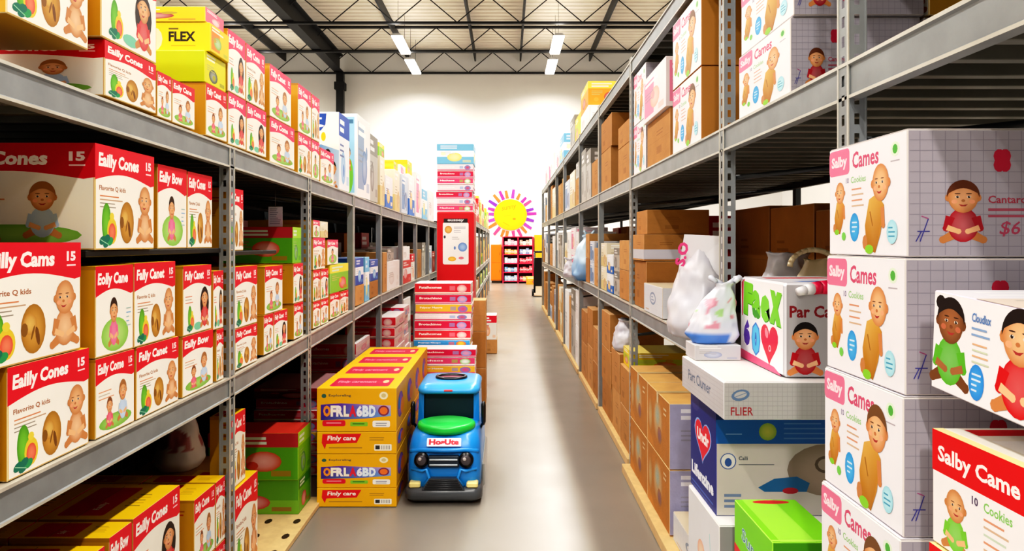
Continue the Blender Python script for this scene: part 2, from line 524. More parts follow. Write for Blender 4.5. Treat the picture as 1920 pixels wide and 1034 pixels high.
def girl_front(w=.33, h=.183):
    A = Art(w, h)
    A.rect(.003, .003, w - .003, h - .003, '#f7f5f7')
    child(A, w * .15, h * .06, h * .9, '#5fb530', SKD, '#181214', bun=True, turn=.05)
    A.up(); A.text('Cloudlux', w * .32, h * .78, h * .085, '#5a86c0', w=w * .14, bold=.02, shear=.1)
    A.lines(w * .32, h * .73, w * .17, 2, h * .06, h * .02, [C('#8aa8d0')], 3)
    A.lines(w * .33, h * .58, w * .13, 4, h * .055, h * .016, [C('#e8b08a'), C('#cfd8b8')], 5)
    A.up(); A.ell(w * .37, h * .22, w * .058, h * .17, '#2f8fe0', c2='#4aa8f0', n=18)
    A.up(); A.lines(w * .335, h * .3, w * .07, 4, h * .05, h * .018, [C('#d8ecff')], 2)
    child(A, w * .66, h * .015, h * .98, '#dc1420', SKL, '#1c1416', turn=-.1)
    A.lines(w * .86, h * .6, w * .1, 4, h * .08, h * .02, [C('#9ab0d0')], 4)
    return A

def orlabd_front(w=.48, h=.27):
    A = Art(w, h)
    A.rect(.003, .003, w - .003, h - .003, '#f0b414')
    A.up(); A.ell(w * .09, h * .82, w * .03, h * .05, '#3a6a5a', n=12)
    A.text('Exploreling', w * .15, h * .79, h * .07, '#3a4a4a', w=w * .28, bold=.02)
    A.ell(w * .84, h * .83, w * .055, h * .09, '#f8efd0', n=16); A.up(); A.ell(w * .84, h * .83, w * .03, h * .05, '#d8c890', n=12)
    A.poly([(w * .05, h * .62), (w * .3, h * .65), (w * .93, h * .6), (w * .93, h * .36), (w * .6, h * .3), (w * .05, h * .26)],
           [C('#4a2a9a'), C('#6a3ab0'), C('#c8b0d8'), C('#7aa8e0'), C('#5a4ab8'), C('#3a2a8a')])
    A.up(2); x = .08
    for ch, c, ww in (('O', '#f49a2a', .1), ('F', '#fff4e0', .075), ('R', '#fdf2f0', .1), ('L', '#fff4e0', .075), ('A', '#e0324a', .1), ('6', '#f4f0fa', .08), ('B', '#e8f4ff', .09), ('D', '#e8f4ff', .09)):
        A.text(ch, w * x, h * .34, h * .26, c, w=w * ww * .92, bold=.06); x += ww * .93
    A.ell(w * .84, h * .48, w * .07, h * .12, '#8a3a5a', n=16); A.up(); A.ell(w * .84, h * .48, w * .05, h * .085, '#f0803a', n=14)
    A.up(); A.rrect(w * .07, h * .12, w * .36, h * .26, .012, '#e01c3a'); A.rrect(w * .42, h * .12, w * .64, h * .22, .006, '#8ac83a'); A.rrect(w * .7, h * .1, w * .92, h * .25, .01, '#f7f4ec')
    A.up(); A.lines(w * .12, h * .21, w * .2, 1, .02, h * .025, [C('#f6a0b0')]); A.lines(w * .45, h * .19, w * .16, 1, .02, h * .025, [C('#3a7a2a')]); A.lines(w * .74, h * .2, w * .15, 2, h * .05, h * .02, [C('#9aa0b0')])
    return A
def finly_front(w=.48, h=.14):
    A = Art(w, h)
    A.rect(.003, .003, w - .003, h - .003, '#f0b414')
    A.up(); A.poly([(w * .07, h * .9), (w * .06, h * .5), (w * .1, h * .2), (w * .12, h * .45), (w * .5, h * .5), (w * .56, h * .92)], '#e01c2c')
    A.up(); A.text('Finly care', w * .13, h * .55, h * .28, '#fff2e8', w=w * .36, bold=.03, shear=.1)
    A.lines(w * .15, h * .3, w * .45, 1, .02, h * .05, [C('#b8862a')]); A.lines(w * .66, h * .75, w * .2, 2, h * .1, h * .035, [C('#a9822a')])
    A.rrect(w * .72, h * .14, w * .94, h * .44, .006, '#f7f2e4')
    A.up(); A.rect(w * .735, h * .2, w * .79, h * .38, '#3a3a3a')
    for k in range(6): A.rect(w * (.81 + .02 * k), h * .2, w * (.818 + .02 * k), h * .38, '#8a8a8a')
    return A
def yellow_top(w=.48, h=.4, c='#d81c4c'):
    A = Art(w, h)
    A.rect(.002, .002, w - .002, h - .002, '#f6c414')
    A.up(); A.rrect(w * .12, h * .14, w * .88, h * .78, .02, c)
    A.up(); A.text('Finly carement', w * .18, h * .36, h * .2, '#f8b0c4', w=w * .5, bold=.02); A.ell(w * .8, h * .5, w * .04, h * .12, '#f6d0a0', n=10)
    return A
def yellow_side(w=.4, h=.27):
    A = Art(w, h)
    A.rect(.002, .002, w - .002, h - .002, '#d99a1a')
    A.up(); A.ell(w * .4, h * .5, w * .28, h * .3, '#6a4a9a', c2='#b86ac0', n=14); A.up(); A.ell(w * .6, h * .4, w * .18, h * .2, '#e0802a', n=12); A.ell(w * .3, h * .55, w * .1, h * .15, '#3a7ac0', n=10)
    return A

def generic_front(w, h, base, band, accent, seed, band_at='top', word=None):
    """busy printed face: colour band, word-like bars, a picture oval, small panels"""
    r = random.Random(seed)
    A = Art(w, h)
    A.rect(.003, .003, w - .003, h - .003, base)
    A.up()
    if band_at == 'top': A.rect(0, h * .7, w, h, band)
    elif band_at == 'bottom': A.rect(0, 0, w, h * .4, band)
    elif band_at == 'mid': A.rect(0, h * .36, w, h * .66, band)
    else: A.rect(w * .06, h * .1, w * .5, h * .92, band)
    A.up()
    if word:
        A.text(word, w * .08, h * .76, h * .14, '#fff6f2', w=w * .7, bold=.03)
    else:
        A.lines(w * .1, h * .92, w * .6, 2, h * .1, h * .06, [mixc(base, '#ffffff', .6)], seed)
    A.ell(w * r.uniform(.3, .7), h * r.uniform(.28, .42), w * .2, h * .22, accent, c2=mixc(accent, '#ffffff', .35), n=14)
    A.lines(w * .1, h * .6, w * .4, 3, h * .07, h * .025, [mixc(band, '#888888', .5)], seed + 1)
    A.up(); A.rect(w * .7, h * .08, w * .92, h * .2, mixc(accent, base, .5))
    A.ell(w * r.uniform(.15, .85), h * r.uniform(.2, .6), w * .07, h * .09, mixc(band, accent, .5), n=10)
    return A
def kraft_side(w, h, c, seed, mark=True):
    r = random.Random(seed)
    A = Art(w, h)
    A.rect(.003, .003, w - .003, h - .003, c)
    A.up(); A.rect(w * .02, h * .5 - .0012, w * .98, h * .5 + .0012, mixc(c, '#5a3a1a', .25)) if seed % 3 == 0 else None
    if mark:
        x = r.uniform(.12, .5)
        A.up(); A.rect(w * x, h * .2, w * (x + .22), h * .36, mixc(c, '#7a4a20', .35))
        A.lines(w * x, h * .7, w * .3, 2, h * .07, h * .025, [mixc(c, '#6a3a1a', .4)], seed)
    return A
# ------------------------------------------------------------------ cartons
KR = ['#c08a4e', '#b57d40', '#c9965a', '#a87238', '#bd8648']
def put(mb, art, face, d):
    dx, dy, dz = d
    o, u, v, n, W, H = {
        'px': ((dx / 2, -dy / 2, 0), (0, 1, 0), (0, 0, 1), (1, 0, 0), dy, dz),
        'nx': ((-dx / 2, dy / 2, 0), (0, -1, 0), (0, 0, 1), (-1, 0, 0), dy, dz),
        'ny': ((-dx / 2, -dy / 2, 0), (1, 0, 0), (0, 0, 1), (0, -1, 0), dx, dz),
        'py': ((dx / 2, dy / 2, 0), (-1, 0, 0), (0, 0, 1), (0, 1, 0), dx, dz),
        'pz': ((-dx / 2, -dy / 2, dz), (1, 0, 0), (0, 1, 0), (0, 0, 1), dx, dy)}[face]
    mb.art(art, o, u, v, n, W, H)

# kind: (object name, category, look, canonical dims, body colours, front art, near-side art, top art, material)
K = {}
def kind(key, name, cat, look, dims, body, front=None, side=None, top=None, mat=None):
    K[key] = dict(name=name, cat=cat, look=look, d=dims, body=body, front=front, side=side, top=top, mat=mat or M_CARD)
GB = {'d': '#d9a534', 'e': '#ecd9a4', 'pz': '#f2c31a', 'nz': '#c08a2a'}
TITLES = [('Eailly Cones', '15'), ('Failly Cams', '15'), ('Eally Come', '15'), ('Fally Canet', '15'), ('Eally Bow', ''), ('Eolly Cane', '')]
LOOKV = {1: 'red-banded carton picturing avocado and baby', 2: 'red-banded carton picturing toddler in pink', 3: 'red-banded carton picturing girl in red', 4: 'red-banded carton picturing two children'}
for v in (1, 2, 3, 4):
    for t in range(6):
        for suf, red in (('', '#e3142e'), ('p', '#ee3a68')):  # paler pink copy: overexposure of the upper cartons put into the band colour
            kind('F%d%d%s' % (v, t, suf), 'baby_food_carton', 'carton', LOOKV[v].replace('red-b', 'overlit-red-b') if suf else LOOKV[v], (.42, .36, .28), GB,
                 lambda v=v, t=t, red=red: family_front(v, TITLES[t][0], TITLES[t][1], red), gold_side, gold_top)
kind('FW', 'baby_food_carton', 'carton', 'red-banded carton with printed side', (.42, .36, .28), GB, lambda: family_front(1), lambda: family_front(4, 'Eailly Cones', '15', '#d01028', .42, .28), gold_top)
SB = {'d': '#e9e6ee', 'e': '#ded6cf', 'ny': '#b0abb4'}
kind('S0', 'diaper_carton', 'carton', 'white pink-titled carton with wrapped baby', (.5, .36, .26), SB, lambda: salby_front(0), salby_side)
kind('S1', 'diaper_carton', 'carton', 'white pink-titled carton with capped baby', (.5, .36, .26), SB, lambda: salby_front(1), salby_side)
kind('SBR', 'diaper_carton', 'carton', 'white-faced brown carton with pink title', (.4, .5, .34), {'d': '#c08a4e', 'e': '#b57d40'}, lambda: salby_front(1, .5, .34), lambda: kraft_side(.4, .34, '#bb8038', 2, False))
kind('SR', 'baby_food_carton', 'carton', 'carton picturing boy in green shirt', (.5, .33, .213), {'d': '#f2ebe4', 'e': '#f2dca8', 'ny': '#d8141f'}, salby_red, None, salby_red_top)
kind('GIRL', 'diaper_carton', 'carton', 'white carton picturing girl in green and boy in red', (.5, .33, .183), {'d': '#f4f2f4', 'e': '#d8cfe0'}, girl_front, None, lambda: generic_front(.5, .33, '#f0eef4', '#e9d8c8', '#d8a0b0', 3, 'mid'))
kind('OR', 'toy_carton', 'carton', 'yellow carton with purple word panel', (.48, .4, .27), {'d': '#eeb216', 'e': '#f6c838', 'px': '#d99a1a'}, yellow_side, orlabd_front, yellow_top)
kind('FI', 'toy_carton', 'carton', 'slim yellow carton with red word tag', (.48, .4, .14), {'d': '#eeb216', 'e': '#f6c838', 'px': '#d99a1a'}, yellow_side, finly_front, yellow_top)
def flex():
    A = generic_front(.5, .12, '#f4d516', '#f4d516', '#e9c414', 2, 'none'); A = Art(.5, .12)
    A.rect(.002, .002, .498, .118, '#f4d516'); A.up(); A.text('FLEX', .33, .04, .042, '#1c1810', w=.11, bold=.04); A.rect(.33, .09, .37, .097, '#6a5a1a'); A.rect(.34, .02, .44, .024, '#c8a414')
    A.ell(.27, .05, .035, .05, '#e9d8b8', n=12); return A
kind('FLEX', 'snack_carton', 'carton', 'yellow carton with black FLEX lettering', (.5, .4, .12), {'d': '#f2d014', 'e': '#f8e040', 'px': '#e9c81a'}, lambda: generic_front(.4, .12, '#f2d014', '#e98a2a', '#8ab83a', 8, 'left'), flex)
kind('LIME', 'snack_carton', 'carton', 'plain lime green carton', (.5, .4, .13), {'d': '#b9cc0e', 'e': '#e0e83a', 'px': '#e4dc1a', 'pz': '#d8e020'}, lambda: generic_front(.4, .13, '#e4dc1a', '#e4dc1a', '#3a4a1a', 4, 'none'))
kind('MIX', 'snack_carton', 'carton', 'small yellow carton with printed fruit panels', (.5, .4, .07), {'d': '#f0d014', 'e': '#f6e060'}, lambda: generic_front(.4, .07, '#ee6a86', '#ee6a86', '#f0b0b0', 5), lambda: generic_front(.5, .07, '#e8d020', '#c8d83a', '#a83a3a', 5, 'left'))
kind('GRN', 'cereal_carton', 'carton', 'green carton with red fruit picture', (.5, .35, .24), {'d': '#4f9a2a', 'e': '#a8d83a', 'pz': '#c83a2a', 'px': '#8ac83a'}, lambda: generic_front(.35, .24, '#7cc02a', '#a8d83a', '#3a8a2a', 4), lambda: generic_front(.5, .24, '#5aa82a', '#b8303a', '#c8502a', 6))
kind('GRN2', 'cereal_carton', 'carton', 'green carton with red oval logo', (.5, .35, .2), {'d': '#4a9a2a', 'e': '#9ad03a'}, lambda: generic_front(.35, .2, '#6ab82a', '#3a8a2a', '#c8403a', 7), lambda: generic_front(.5, .2, '#5aa030', '#7ab838', '#c03a3a', 9, 'bottom'))
def lime_big(w=.32, h=.4):
    A = Art(w, h)
    A.rect(.003, .003, w - .003, h - .003, '#7ed321'); A.up(); A.poly([(0, 0), (w, 0), (w, h * .55), (w * .5, h * .62), (0, h * .66)], '#e31f30')
    A.up(); A.ell(w * .6, h * .3, w * .35, h * .25, '#e8a23a', c2='#f6d060', n=16); A.text('Sunny', w * .2, h * .72, h * .14, '#cfe6f4', w=w * .6, bold=.04, rot=-8)
    A.up(); A.text('Sunny', w * .2 + .003, h * .725, h * .13, '#4a7a8a', w=w * .6, bold=.0, rot=-8); return A
def lime_top(w=.19, h=.32):
    A = Art(w, h); A.rect(.002, .002, w - .002, h - .002, '#8ae22a'); A.up(); A.rect(w * .12, 0, w * .62, h, '#a4f04a'); A.up(); A.ell(w * .55, h * .93, w * .3, h * .05, '#d8202c', n=14); A.rect(0, h * .02, w, h * .05, '#b8f060'); return A
kind('LIM2', 'snack_carton', 'carton', 'bright lime green carton with red front panel', (.19, .32, .4), {'d': '#62b81a', 'e': '#a8f048', 'pz': '#8ae22a'}, lime_big, lambda: generic_front(.19, .4, '#4a9a1a', '#3a7a14', '#4a9a1a', 3, 'none'), lime_top)
def unclr(w=.34, h=.39):
    A = Art(w, h); A.rect(.002, .002, w - .002, h - .002, '#14207e')
    A.up(); A.ell(w * .2, h * .88, w * .16, h * .08, '#3a3a8a', n=14)
    hp = [(w * .5 + w * .3 * (16 * math.sin(t) ** 3) / 16, h * .58 + h * .2 * (13 * math.cos(t) - 5 * math.cos(2 * t) - 2 * math.cos(3 * t) - math.cos(4 * t)) / 15) for t in [2 * PI * i / 28 for i in range(28)]]
    A.poly([((x - w * .5) * 1.1 + w * .5, (y - h * .58) * 1.1 + h * .58) for x, y in hp][::-1], '#8fb0e8'); A.up(); A.poly(hp[::-1], '#e3122e')
    A.up(); A.text('Unclr', w * .28, h * .54, h * .12, '#fff2f2', w=w * .46, bold=.05)
    A.text('Lifenzine', w * .05, h * .14, h * .13, '#f0f4ff', w=w * .86, bold=.05)
    A.rect(w * .05, h * .06, w * .9, h * .075, '#4a6ac0'); A.rect(w * .05, h * .025, w * .7, h * .035, '#3a50a8'); return A
def unclr_side(w=.57, h=.39):
    A = Art(w, h); A.rect(.002, .002, w - .002, h - .002, '#c9c2bb'); A.up(); A.rect(0, h * .66, w, h * .88, '#2166b8'); A.rect(0, h * .88, w, h, '#12266a')
    A.up(); A.ell(w * .32, h * .77, w * .055, h * .08, '#8fae4a', c2='#c8c860', n=16); A.lines(w * .42, h * .85, w * .35, 4, h * .045, h * .012, [C('#5a8ac8')], 3); A.rect(w * .06, h * .745, w * .16, h * .752, '#8fb8e8')
    A.ell(w * .075, h * .5, w * .05, h * .075, '#3a5a9a', n=18); A.up(); A.ell(w * .075, h * .5, w * .044, h * .067, '#d8d4d0', n=18); A.up(); A.ell(w * .075, h * .49, w * .022, h * .04, '#3a5a9a', n=12)
    A.text('Calli', w * .14, h * .51, h * .035, '#4a5060', bold=.02); A.rect(w * .14, h * .465, w * .36, h * .473, '#7a7a80')
    A.ell(w * .7, h * .42, w * .26, h * .24, '#8f7f70', c2='#b8a594', n=20); A.up(); A.ell(w * .68, h * .47, w * .07, h * .08, '#6a5c50', n=14); A.up(); A.ell(w * .68, h * .47, w * .05, h * .055, '#b0a090', n=12)
    A.poly([(w * .26, h * .26), (w * .36, h * .34), (w * .5, h * .36), (w * .58, h * .3), (w * .56, h * .22), (w * .3, h * .22)], '#2a6a9a'); A.up(); A.ell(w * .46, h * .23, w * .05, h * .03, '#b02a3a', n=10)
    A.lines(w * .05, h * .2, w * .16, 3, h * .05, h * .025, [C('#7a8aa8')], 4); return A
kind('BLUE', 'formula_carton', 'carton', 'dark blue carton with red heart', (.57, .34, .39), {'d': '#14207e', 'e': '#2a3a9a', 'pz': '#dcdce4'}, unclr, unclr_side)
def white_small(w=.38, h=.3):
    A = Art(w, h); A.rect(.003, .003, w - .003, h - .003, '#dfe0e4'); A.up(); A.ell(w * .45, h * .5, w * .12, h * .12, '#e8b09a', c2='#f2d8c0', n=14); A.ell(w * .3, h * .25, w * .12, h * .14, '#e8a0a8', n=12); A.line(w * .8, h * .1, w * .72, h * .8, .006, '#a8d8d8'); A.ell(w * .66, h * .3, w * .08, h * .12, '#b8c8e8', n=10); return A
kind('WHT', 'diaper_carton', 'carton', 'white carton with faint pastel print', (.48, .38, .3), {'d': '#e2e2e6', 'e': '#f4f2ee', 'ny': '#a8a2a4', 'pz': '#f4f2f2'}, white_small)
def logo_white(w, h, s):
    A = Art(w, h); A.rect(.003, .003, w - .003, h - .003, '#d9dbe0'); grid_lines(A, '#cfd1d8', 14, 5); A.up(); A.ell(w * .5, h * .55, w * .16, h * .22, '#8fa0b8', n=16); A.up(); A.ell(w * .5, h * .55, w * .12, h * .15, '#d9dbe0', n=14); A.up(); A.lines(w * .42, h * .62, w * .16, 2, h * .1, h * .04, [C('#8fa0b8')], s); A.rect(w * .1, h * .1, w * .3, h * .14, '#c8b0a0'); return A
kind('LOGO', 'diaper_carton', 'carton', 'pale grey carton with oval logo', (.34, .55, .18), {'d': '#d9dbe0', 'e': '#c2b6a8', 'pz': '#d8c8ae'}, lambda: logo_white(.55, .18, 1), lambda: logo_white(.34, .18, 2))
def tray_l(w=.53, h=.121):
    A = Art(w, h); A.rect(.002, .002, w - .002, h - .002, '#c9c8cb'); grid_lines(A, '#bcbac0', 34, 8); A.up(); A.text('Part Clumer', w * .18, h * .4, h * .32, '#6f7f98', w=w * .55, bold=.01); return A
def tray_s(w=.6, h=.121):
    A = Art(w, h); A.rect(.002, .002, w - .002, h - .002, '#b9b7b6'); grid_lines(A, '#aba8a8', 38, 8)
    A.up(); A.ell(w * .09, h * .66, w * .05, h * .15, '#6a82a2', rot=12, n=14); A.up(); A.ell(w * .09, h * .67, w * .035, h * .09, '#b9b7b6', rot=12, n=12); A.up(); A.line(w * .045, h * .58, w * .13, h * .74, .002, '#6a82a2')
    A.text('FLIER', w * .038, h * .12, h * .22, '#a8343a', w=w * .12, bold=.01); return A
def brownprint(w=.55, h=.345):
    A = Art(w, h); A.rect(.003, .003, w - .003, h - .003, '#bb7d3a'); A.up(); A.ell(w * .5, h * .55, w * .22, h * .36, '#bb7d3a', c2='#cbb48a', n=20); A.up(); A.ell(w * .48, h * .62, w * .12, h * .2, '#bfa070', c2='#a8b4a4', n=16); A.ell(w * .58, h * .33, w * .1, h * .14, '#b07a44', c2='#8f6a72', n=14); A.lines(w * .75, h * .85, w * .18, 2, h * .08, h * .03, [C('#e0c49a')], 4); A.ell(w * .14, h * .5, w * .1, h * .3, '#bb7d3a', c2='#c8ac78', n=16); A.poly([(0, 0), (w * .4, 0), (0, h * .3)], '#c8873e'); return A
kind('BPR', 'cardboard_carton', 'carton', 'brown carton with printed picture panel', (.6, .55, .345), {'d': '#c08444', 'e': '#e2c694', 'pz': '#d9a862', 'ny': '#a7a5c2'}, brownprint, lambda: generic_front(.6, .345, '#a7a5c2', '#a7a5c2', '#b0aecb', 3, 'none'), mat=M_KRAFT)
for i in range(5):
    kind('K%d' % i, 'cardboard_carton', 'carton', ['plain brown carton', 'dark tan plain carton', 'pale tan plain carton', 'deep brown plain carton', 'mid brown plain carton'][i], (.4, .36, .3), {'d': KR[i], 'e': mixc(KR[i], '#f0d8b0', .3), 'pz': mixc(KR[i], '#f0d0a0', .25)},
         lambda i=i: kraft_side(.36, .3, KR[i], i), lambda i=i: kraft_side(.4, .3, mixc(KR[i], '#8a5a20', .2), i + 7, i % 2 == 0), lambda i=i: kraft_side(.4, .36, mixc(KR[i], '#f0d0a0', .25), 3, False), M_KRAFT)
GEN = {  # shop cartons for the far bays: base, band, accent, band position, look
    'g0': ('#f3efe6', '#e2203a', '#e8a06a', 'top', 'white carton with red band'),
    'g1': ('#f4d31c', '#c8d83a', '#e08a2a', 'mid', 'yellow and lime carton'),
    'g2': ('#2558b0', '#f0f2f6', '#6ab0e0', 'mid', 'blue carton with white stripe'),
    'g3': ('#eef0f2', '#3a78c8', '#f0c060', 'bottom', 'white carton with blue base'),
    'g4': ('#f1e6cc', '#e0c890', '#c89a5a', 'bottom', 'cream carton with tan base'),
    'g5': ('#f4ecef', '#ef8fb0', '#f0b8a0', 'left', 'white carton with pink panel'),
    'g6': ('#8ac63a', '#f2e24a', '#e0402a', 'top', 'green carton with yellow band'),
    'g7': ('#d8151f', '#f6f0f0', '#e88a8a', 'mid', 'red carton with white stripe'),
    'g8': ('#cfd8e4', '#7a98c0', '#4a6a9a', 'left', 'pale blue carton with slate panel'),
    'g9': ('#b8b4ac', '#8a867e', '#6a665e', 'top', 'grey carton with dark band'),
    'gA': ('#f0a01a', '#f6d84a', '#c8401a', 'top', 'orange carton with yellow band'),
    'gB': ('#7ec4ea', '#ffffff', '#f0e070', 'mid', 'sky blue carton with white stripe'),
    'gC': ('#f7f6f4', '#f7f6f4', '#e6dcd8', 'none', 'plain white carton'),
    'gD': ('#8a1220', '#b01a2c', '#c84a4a', 'top', 'dark red carton'),
}
for k, (b, bd, ac, at, look) in GEN.items():
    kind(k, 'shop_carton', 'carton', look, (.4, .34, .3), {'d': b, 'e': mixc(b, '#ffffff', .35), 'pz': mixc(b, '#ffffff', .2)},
         lambda b=b, bd=bd, ac=ac, at=at, k=k: generic_front(.34, .3, b, bd, ac, ord(k[1]), at), lambda b=b, bd=bd, ac=ac, at=at, k=k: generic_front(.4, .3, mixc(b, '#5a4a3a', .12), bd, ac, ord(k[1]) + 9, at))
PUZ = [('#d81c4a', '#f2a0b8', '#7a9ad0'), ('#f0b83a', '#e8507a', '#6a8ac8'), ('#e02a3a', '#f8e0d0', '#e88a9a'), ('#3a9ad8', '#f0d83a', '#e05a3a'), ('#e64a78', '#ffffff', '#8ac05a'), ('#f4e0e4', '#d84a6a', '#5a9ad0')]
for i, (b, bd, ac) in enumerate(PUZ):
    kind('p%d' % i, 'game_box', 'game box', ['crimson', 'amber', 'scarlet', 'sky blue', 'rose', 'pale pink'][i] + ' lettered game box', (.5, .4, .06), {'d': b, 'e': '#f6e8e8', 'pz': '#f6f2f0', 'px': mixc(b, '#f6f0ee', .75)},
         lambda b=b, bd=bd, ac=ac, i=i: generic_front(.4, .06, mixc(b, '#f6f0ee', .7), bd, ac, i + 3, 'mid'), lambda b=b, bd=bd, ac=ac, i=i: puzzle_edge(b, bd, ac, i))
def puzzle_edge(b, bd, ac, i):
    A = Art(.5, .06); A.rect(.002, .002, .498, .058, b); A.up(); A.rect(.0, .004, .5, .012, bd); A.text(['Brotachinno', 'Palyser Monge', 'Patalhcomes', 'Pretrcan Ninepo', 'Nacheos', 'Suralins'][i], .04, .03, .014, '#fff4f0', w=.2, bold=.03)
    A.ell(.42, .03, .045, .022, ac, c2=bd, n=12); A.rect(.31, .02, .36, .045, mixc(ac, b, .4)); return A
kind('FLATW', 'flat_carton', 'carton', 'low pale carton', (.3, .2, .06), {'d': '#cfcdd0', 'e': '#dedcdc', 'pz': '#eceaea'}, None, lambda: tray_s(.3, .06) and generic_front(.3, .06, '#c8c6c9', '#c8c6c9', '#9aa4c0', 3, 'none'))

_MESH = {}
REG = []           # every carton that gets its label from its place on a shelf
def carton_mesh(key, facing):
    if (key, facing) in _MESH:
        return _MESH[key, facing]
    k = K[key]; dx, dy, dz = k['d']
    mb = MB()
    mb.box(-dx / 2, -dy / 2, 0, dx / 2, dy / 2, dz, k['body'], b=.0022)
    if k['front']: put(mb, k['front'](), facing, k['d'])
    if k['side']: put(mb, k['side'](), 'ny', k['d'])
    if k['top']: put(mb, k['top'](), 'pz', k['d'])
    me = mb.data(k['name']); me.materials.append(k['mat'])
    _MESH[key, facing] = me
    return me
def flap_mesh(key, half):
    kk = ('flap', key, half)
    if kk not in _MESH:
        k = K[key]; dx, dy, dz = k['d']; mb = MB()
        y0, y1 = (-dy / 2 + .002, -.0012) if half == 0 else (.0012, dy / 2 - .002)
        mb.box(-dx / 2 + .002, y0, dz + .0007, dx / 2 - .002, y1, dz + .0019, {'d': k['body'].get('pz', k['body']['d']), 'e': k['body'].get('e', k['body']['d'])}, b=.0004)
        me = mb.data('top_flap'); me.materials.append(k['mat']); _MESH[kk] = me
    return _MESH[kk]
def tape_mesh(key):
    kk = ('tape', key)
    if kk not in _MESH:
        k = K[key]; dx, dy, dz = k['d']; mb = MB()
        c = '#d8bd8c'
        mb.box(-dx / 2 - .001, -.022, dz + .0019, dx / 2 + .001, .022, dz + .0025, c, b=.0001)
        for sx in (-1, 1):
            x0, x1 = sorted((sx * (dx / 2 + .0022), sx * (dx / 2 + .0016)))
            mb.box(x0, -.022, dz - .06, x1, .022, dz + .0024, c, b=.0001)
        me = mb.data('packing_tape'); me.materials.append(M_TAPE); _MESH[kk] = me
    return _MESH[kk]
def carton(key, x0, x1, y0, y1, z0, z1, facing='px', shelf=None, label=None, group=None, flaps=False, tape=False, yaw=0.0, pitch=0.0, look=None):
    k = K[key]; dx, dy, dz = k['d']
    o = bpy.data.objects.new(k['name'], carton_mesh(key, facing)); COL.objects.link(o)
    o.location = ((x0 + x1) / 2, (y0 + y1) / 2, z0)
    o.scale = ((x1 - x0) / dx, (y1 - y0) / dy, (z1 - z0) / dz)
    o.rotation_euler = (pitch, 0, yaw)
    o['category'] = k['cat']
    if group: o['group'] = group
    if label: o['label'] = label
    else: REG.append((shelf, y0, y1, x0, z0, o, look or k['look']))
    if flaps:
        for h in (0, 1):
            f = bpy.data.objects.new('top_flap', flap_mesh(key, h)); COL.objects.link(f); f.parent = o
    if tape:
        f = bpy.data.objects.new('packing_tape', tape_mesh(key)); COL.objects.link(f); f.parent = o
    return o

ORD = 'first second third fourth fifth sixth seventh eighth ninth tenth eleventh twelfth thirteenth fourteenth fifteenth sixteenth seventeenth eighteenth nineteenth'.split()
TENS = {20: 'twenty', 30: 'thirty', 40: 'forty', 50: 'fifty', 60: 'sixty'}
def ordinal(n):
    if n <= 19: return ORD[n - 1]
    t = n // 10 * 10
    return TENS[t][:-1] + 'ieth' if n == t else TENS[t] + '-' + ORD[n - t - 1]
def label_shelves():
    by = {}
    for r in REG: by.setdefault(r[0], []).append(r)
    for shelf, rows in by.items():
        rows.sort(key=lambda r: (round((r[1] + r[2]) / 2, 3)))
        stacks = []
        for r in rows:
            mid = (r[1] + r[2]) / 2
            for s in stacks:
                if s[0][1] - .03 <= mid <= s[0][2] + .03 and abs(s[0][3] - r[3]) < .16:
                    s.append(r); break
            else:
                stacks.append([r])
        stacks.sort(key=lambda s: min(r[1] for r in s))
        for i, s in enumerate(stacks):
            s.sort(key=lambda r: r[4])
            for j, r in enumerate(s):
                n = len(s)
                pos = '' if n == 1 else (', bottom one' if j == 0 else ', top one' if j == n - 1 else ', %s from bottom' % ORD[j])
                where = 'in %s' % shelf if len(stacks) == 1 else '%s stack along %s' % (ordinal(i + 1), shelf)
                r[5]['label'] = '%s, %s%s' % (r[6], where, pos)
                if 'group' not in r[5]: r[5]['group'] = 'cartons on ' + shelf
# ------------------------------------------------------------------ camera (eye height 1.6 m looking down the aisle)
F = 1300.0
cam_d = bpy.data.cameras.new('aisle_camera'); cam = bpy.data.objects.new('aisle_camera', cam_d); COL.objects.link(cam)
cam.location = (0, 0, 1.6); cam.rotation_euler = (PI / 2, 0, 0)
cam_d.sensor_fit = 'HORIZONTAL'; cam_d.sensor_width = 36; cam_d.lens = 36 * F / 1920
cam_d.shift_x = 10 / 1920; cam_d.shift_y = -62 / 1920; cam_d.clip_start = 0.05
SC.camera = cam

# ------------------------------------------------------------------ room shell
def floor_mat():
    m = material('polished_concrete', '#8f8980', rough=0.3, noise_amt=0.10, noise_scale=1.3, spec=0.5)
    nt = m.node_tree; b = nt.nodes['Principled BSDF']
    tc = nt.nodes.new('ShaderNodeTexCoord'); n = nt.nodes.new('ShaderNodeTexNoise'); n.inputs['Scale'].default_value = 2.5; n.inputs['Detail'].default_value = 6
    mr = nt.nodes.new('ShaderNodeMapRange'); mr.inputs['To Min'].default_value = 0.22; mr.inputs['To Max'].default_value = 0.42
    nt.links.new(tc.outputs['Object'], n.inputs['Vector']); nt.links.new(n.outputs['Fac'], mr.inputs['Value']); nt.links.new(mr.outputs[0], b.inputs['Roughness'])
    return m
mb = MB(); mb.box(-11, -12, -.1, 11, 28, 0, '#ffffff', b=.001); struct('floor', mb, floor_mat())
M_WALL = material('white_wall', '#f0eeea', rough=0.9, noise_amt=0.02, noise_scale=1.5)
mb = MB(); mb.box(-11, 27.7, 0, 11, 28, 9.3, '#ffffff', b=.001); struct('wall_back', mb, M_WALL)
mb = MB(); mb.box(-11.3, -12, 0, -11, 28, 9.3, '#ffffff', b=.001); struct('wall_left', mb, M_WALL)
mb = MB(); mb.box(11, -12, 0, 11.3, 28, 9.3, '#ffffff', b=.001); struct('wall_right', mb, M_WALL)
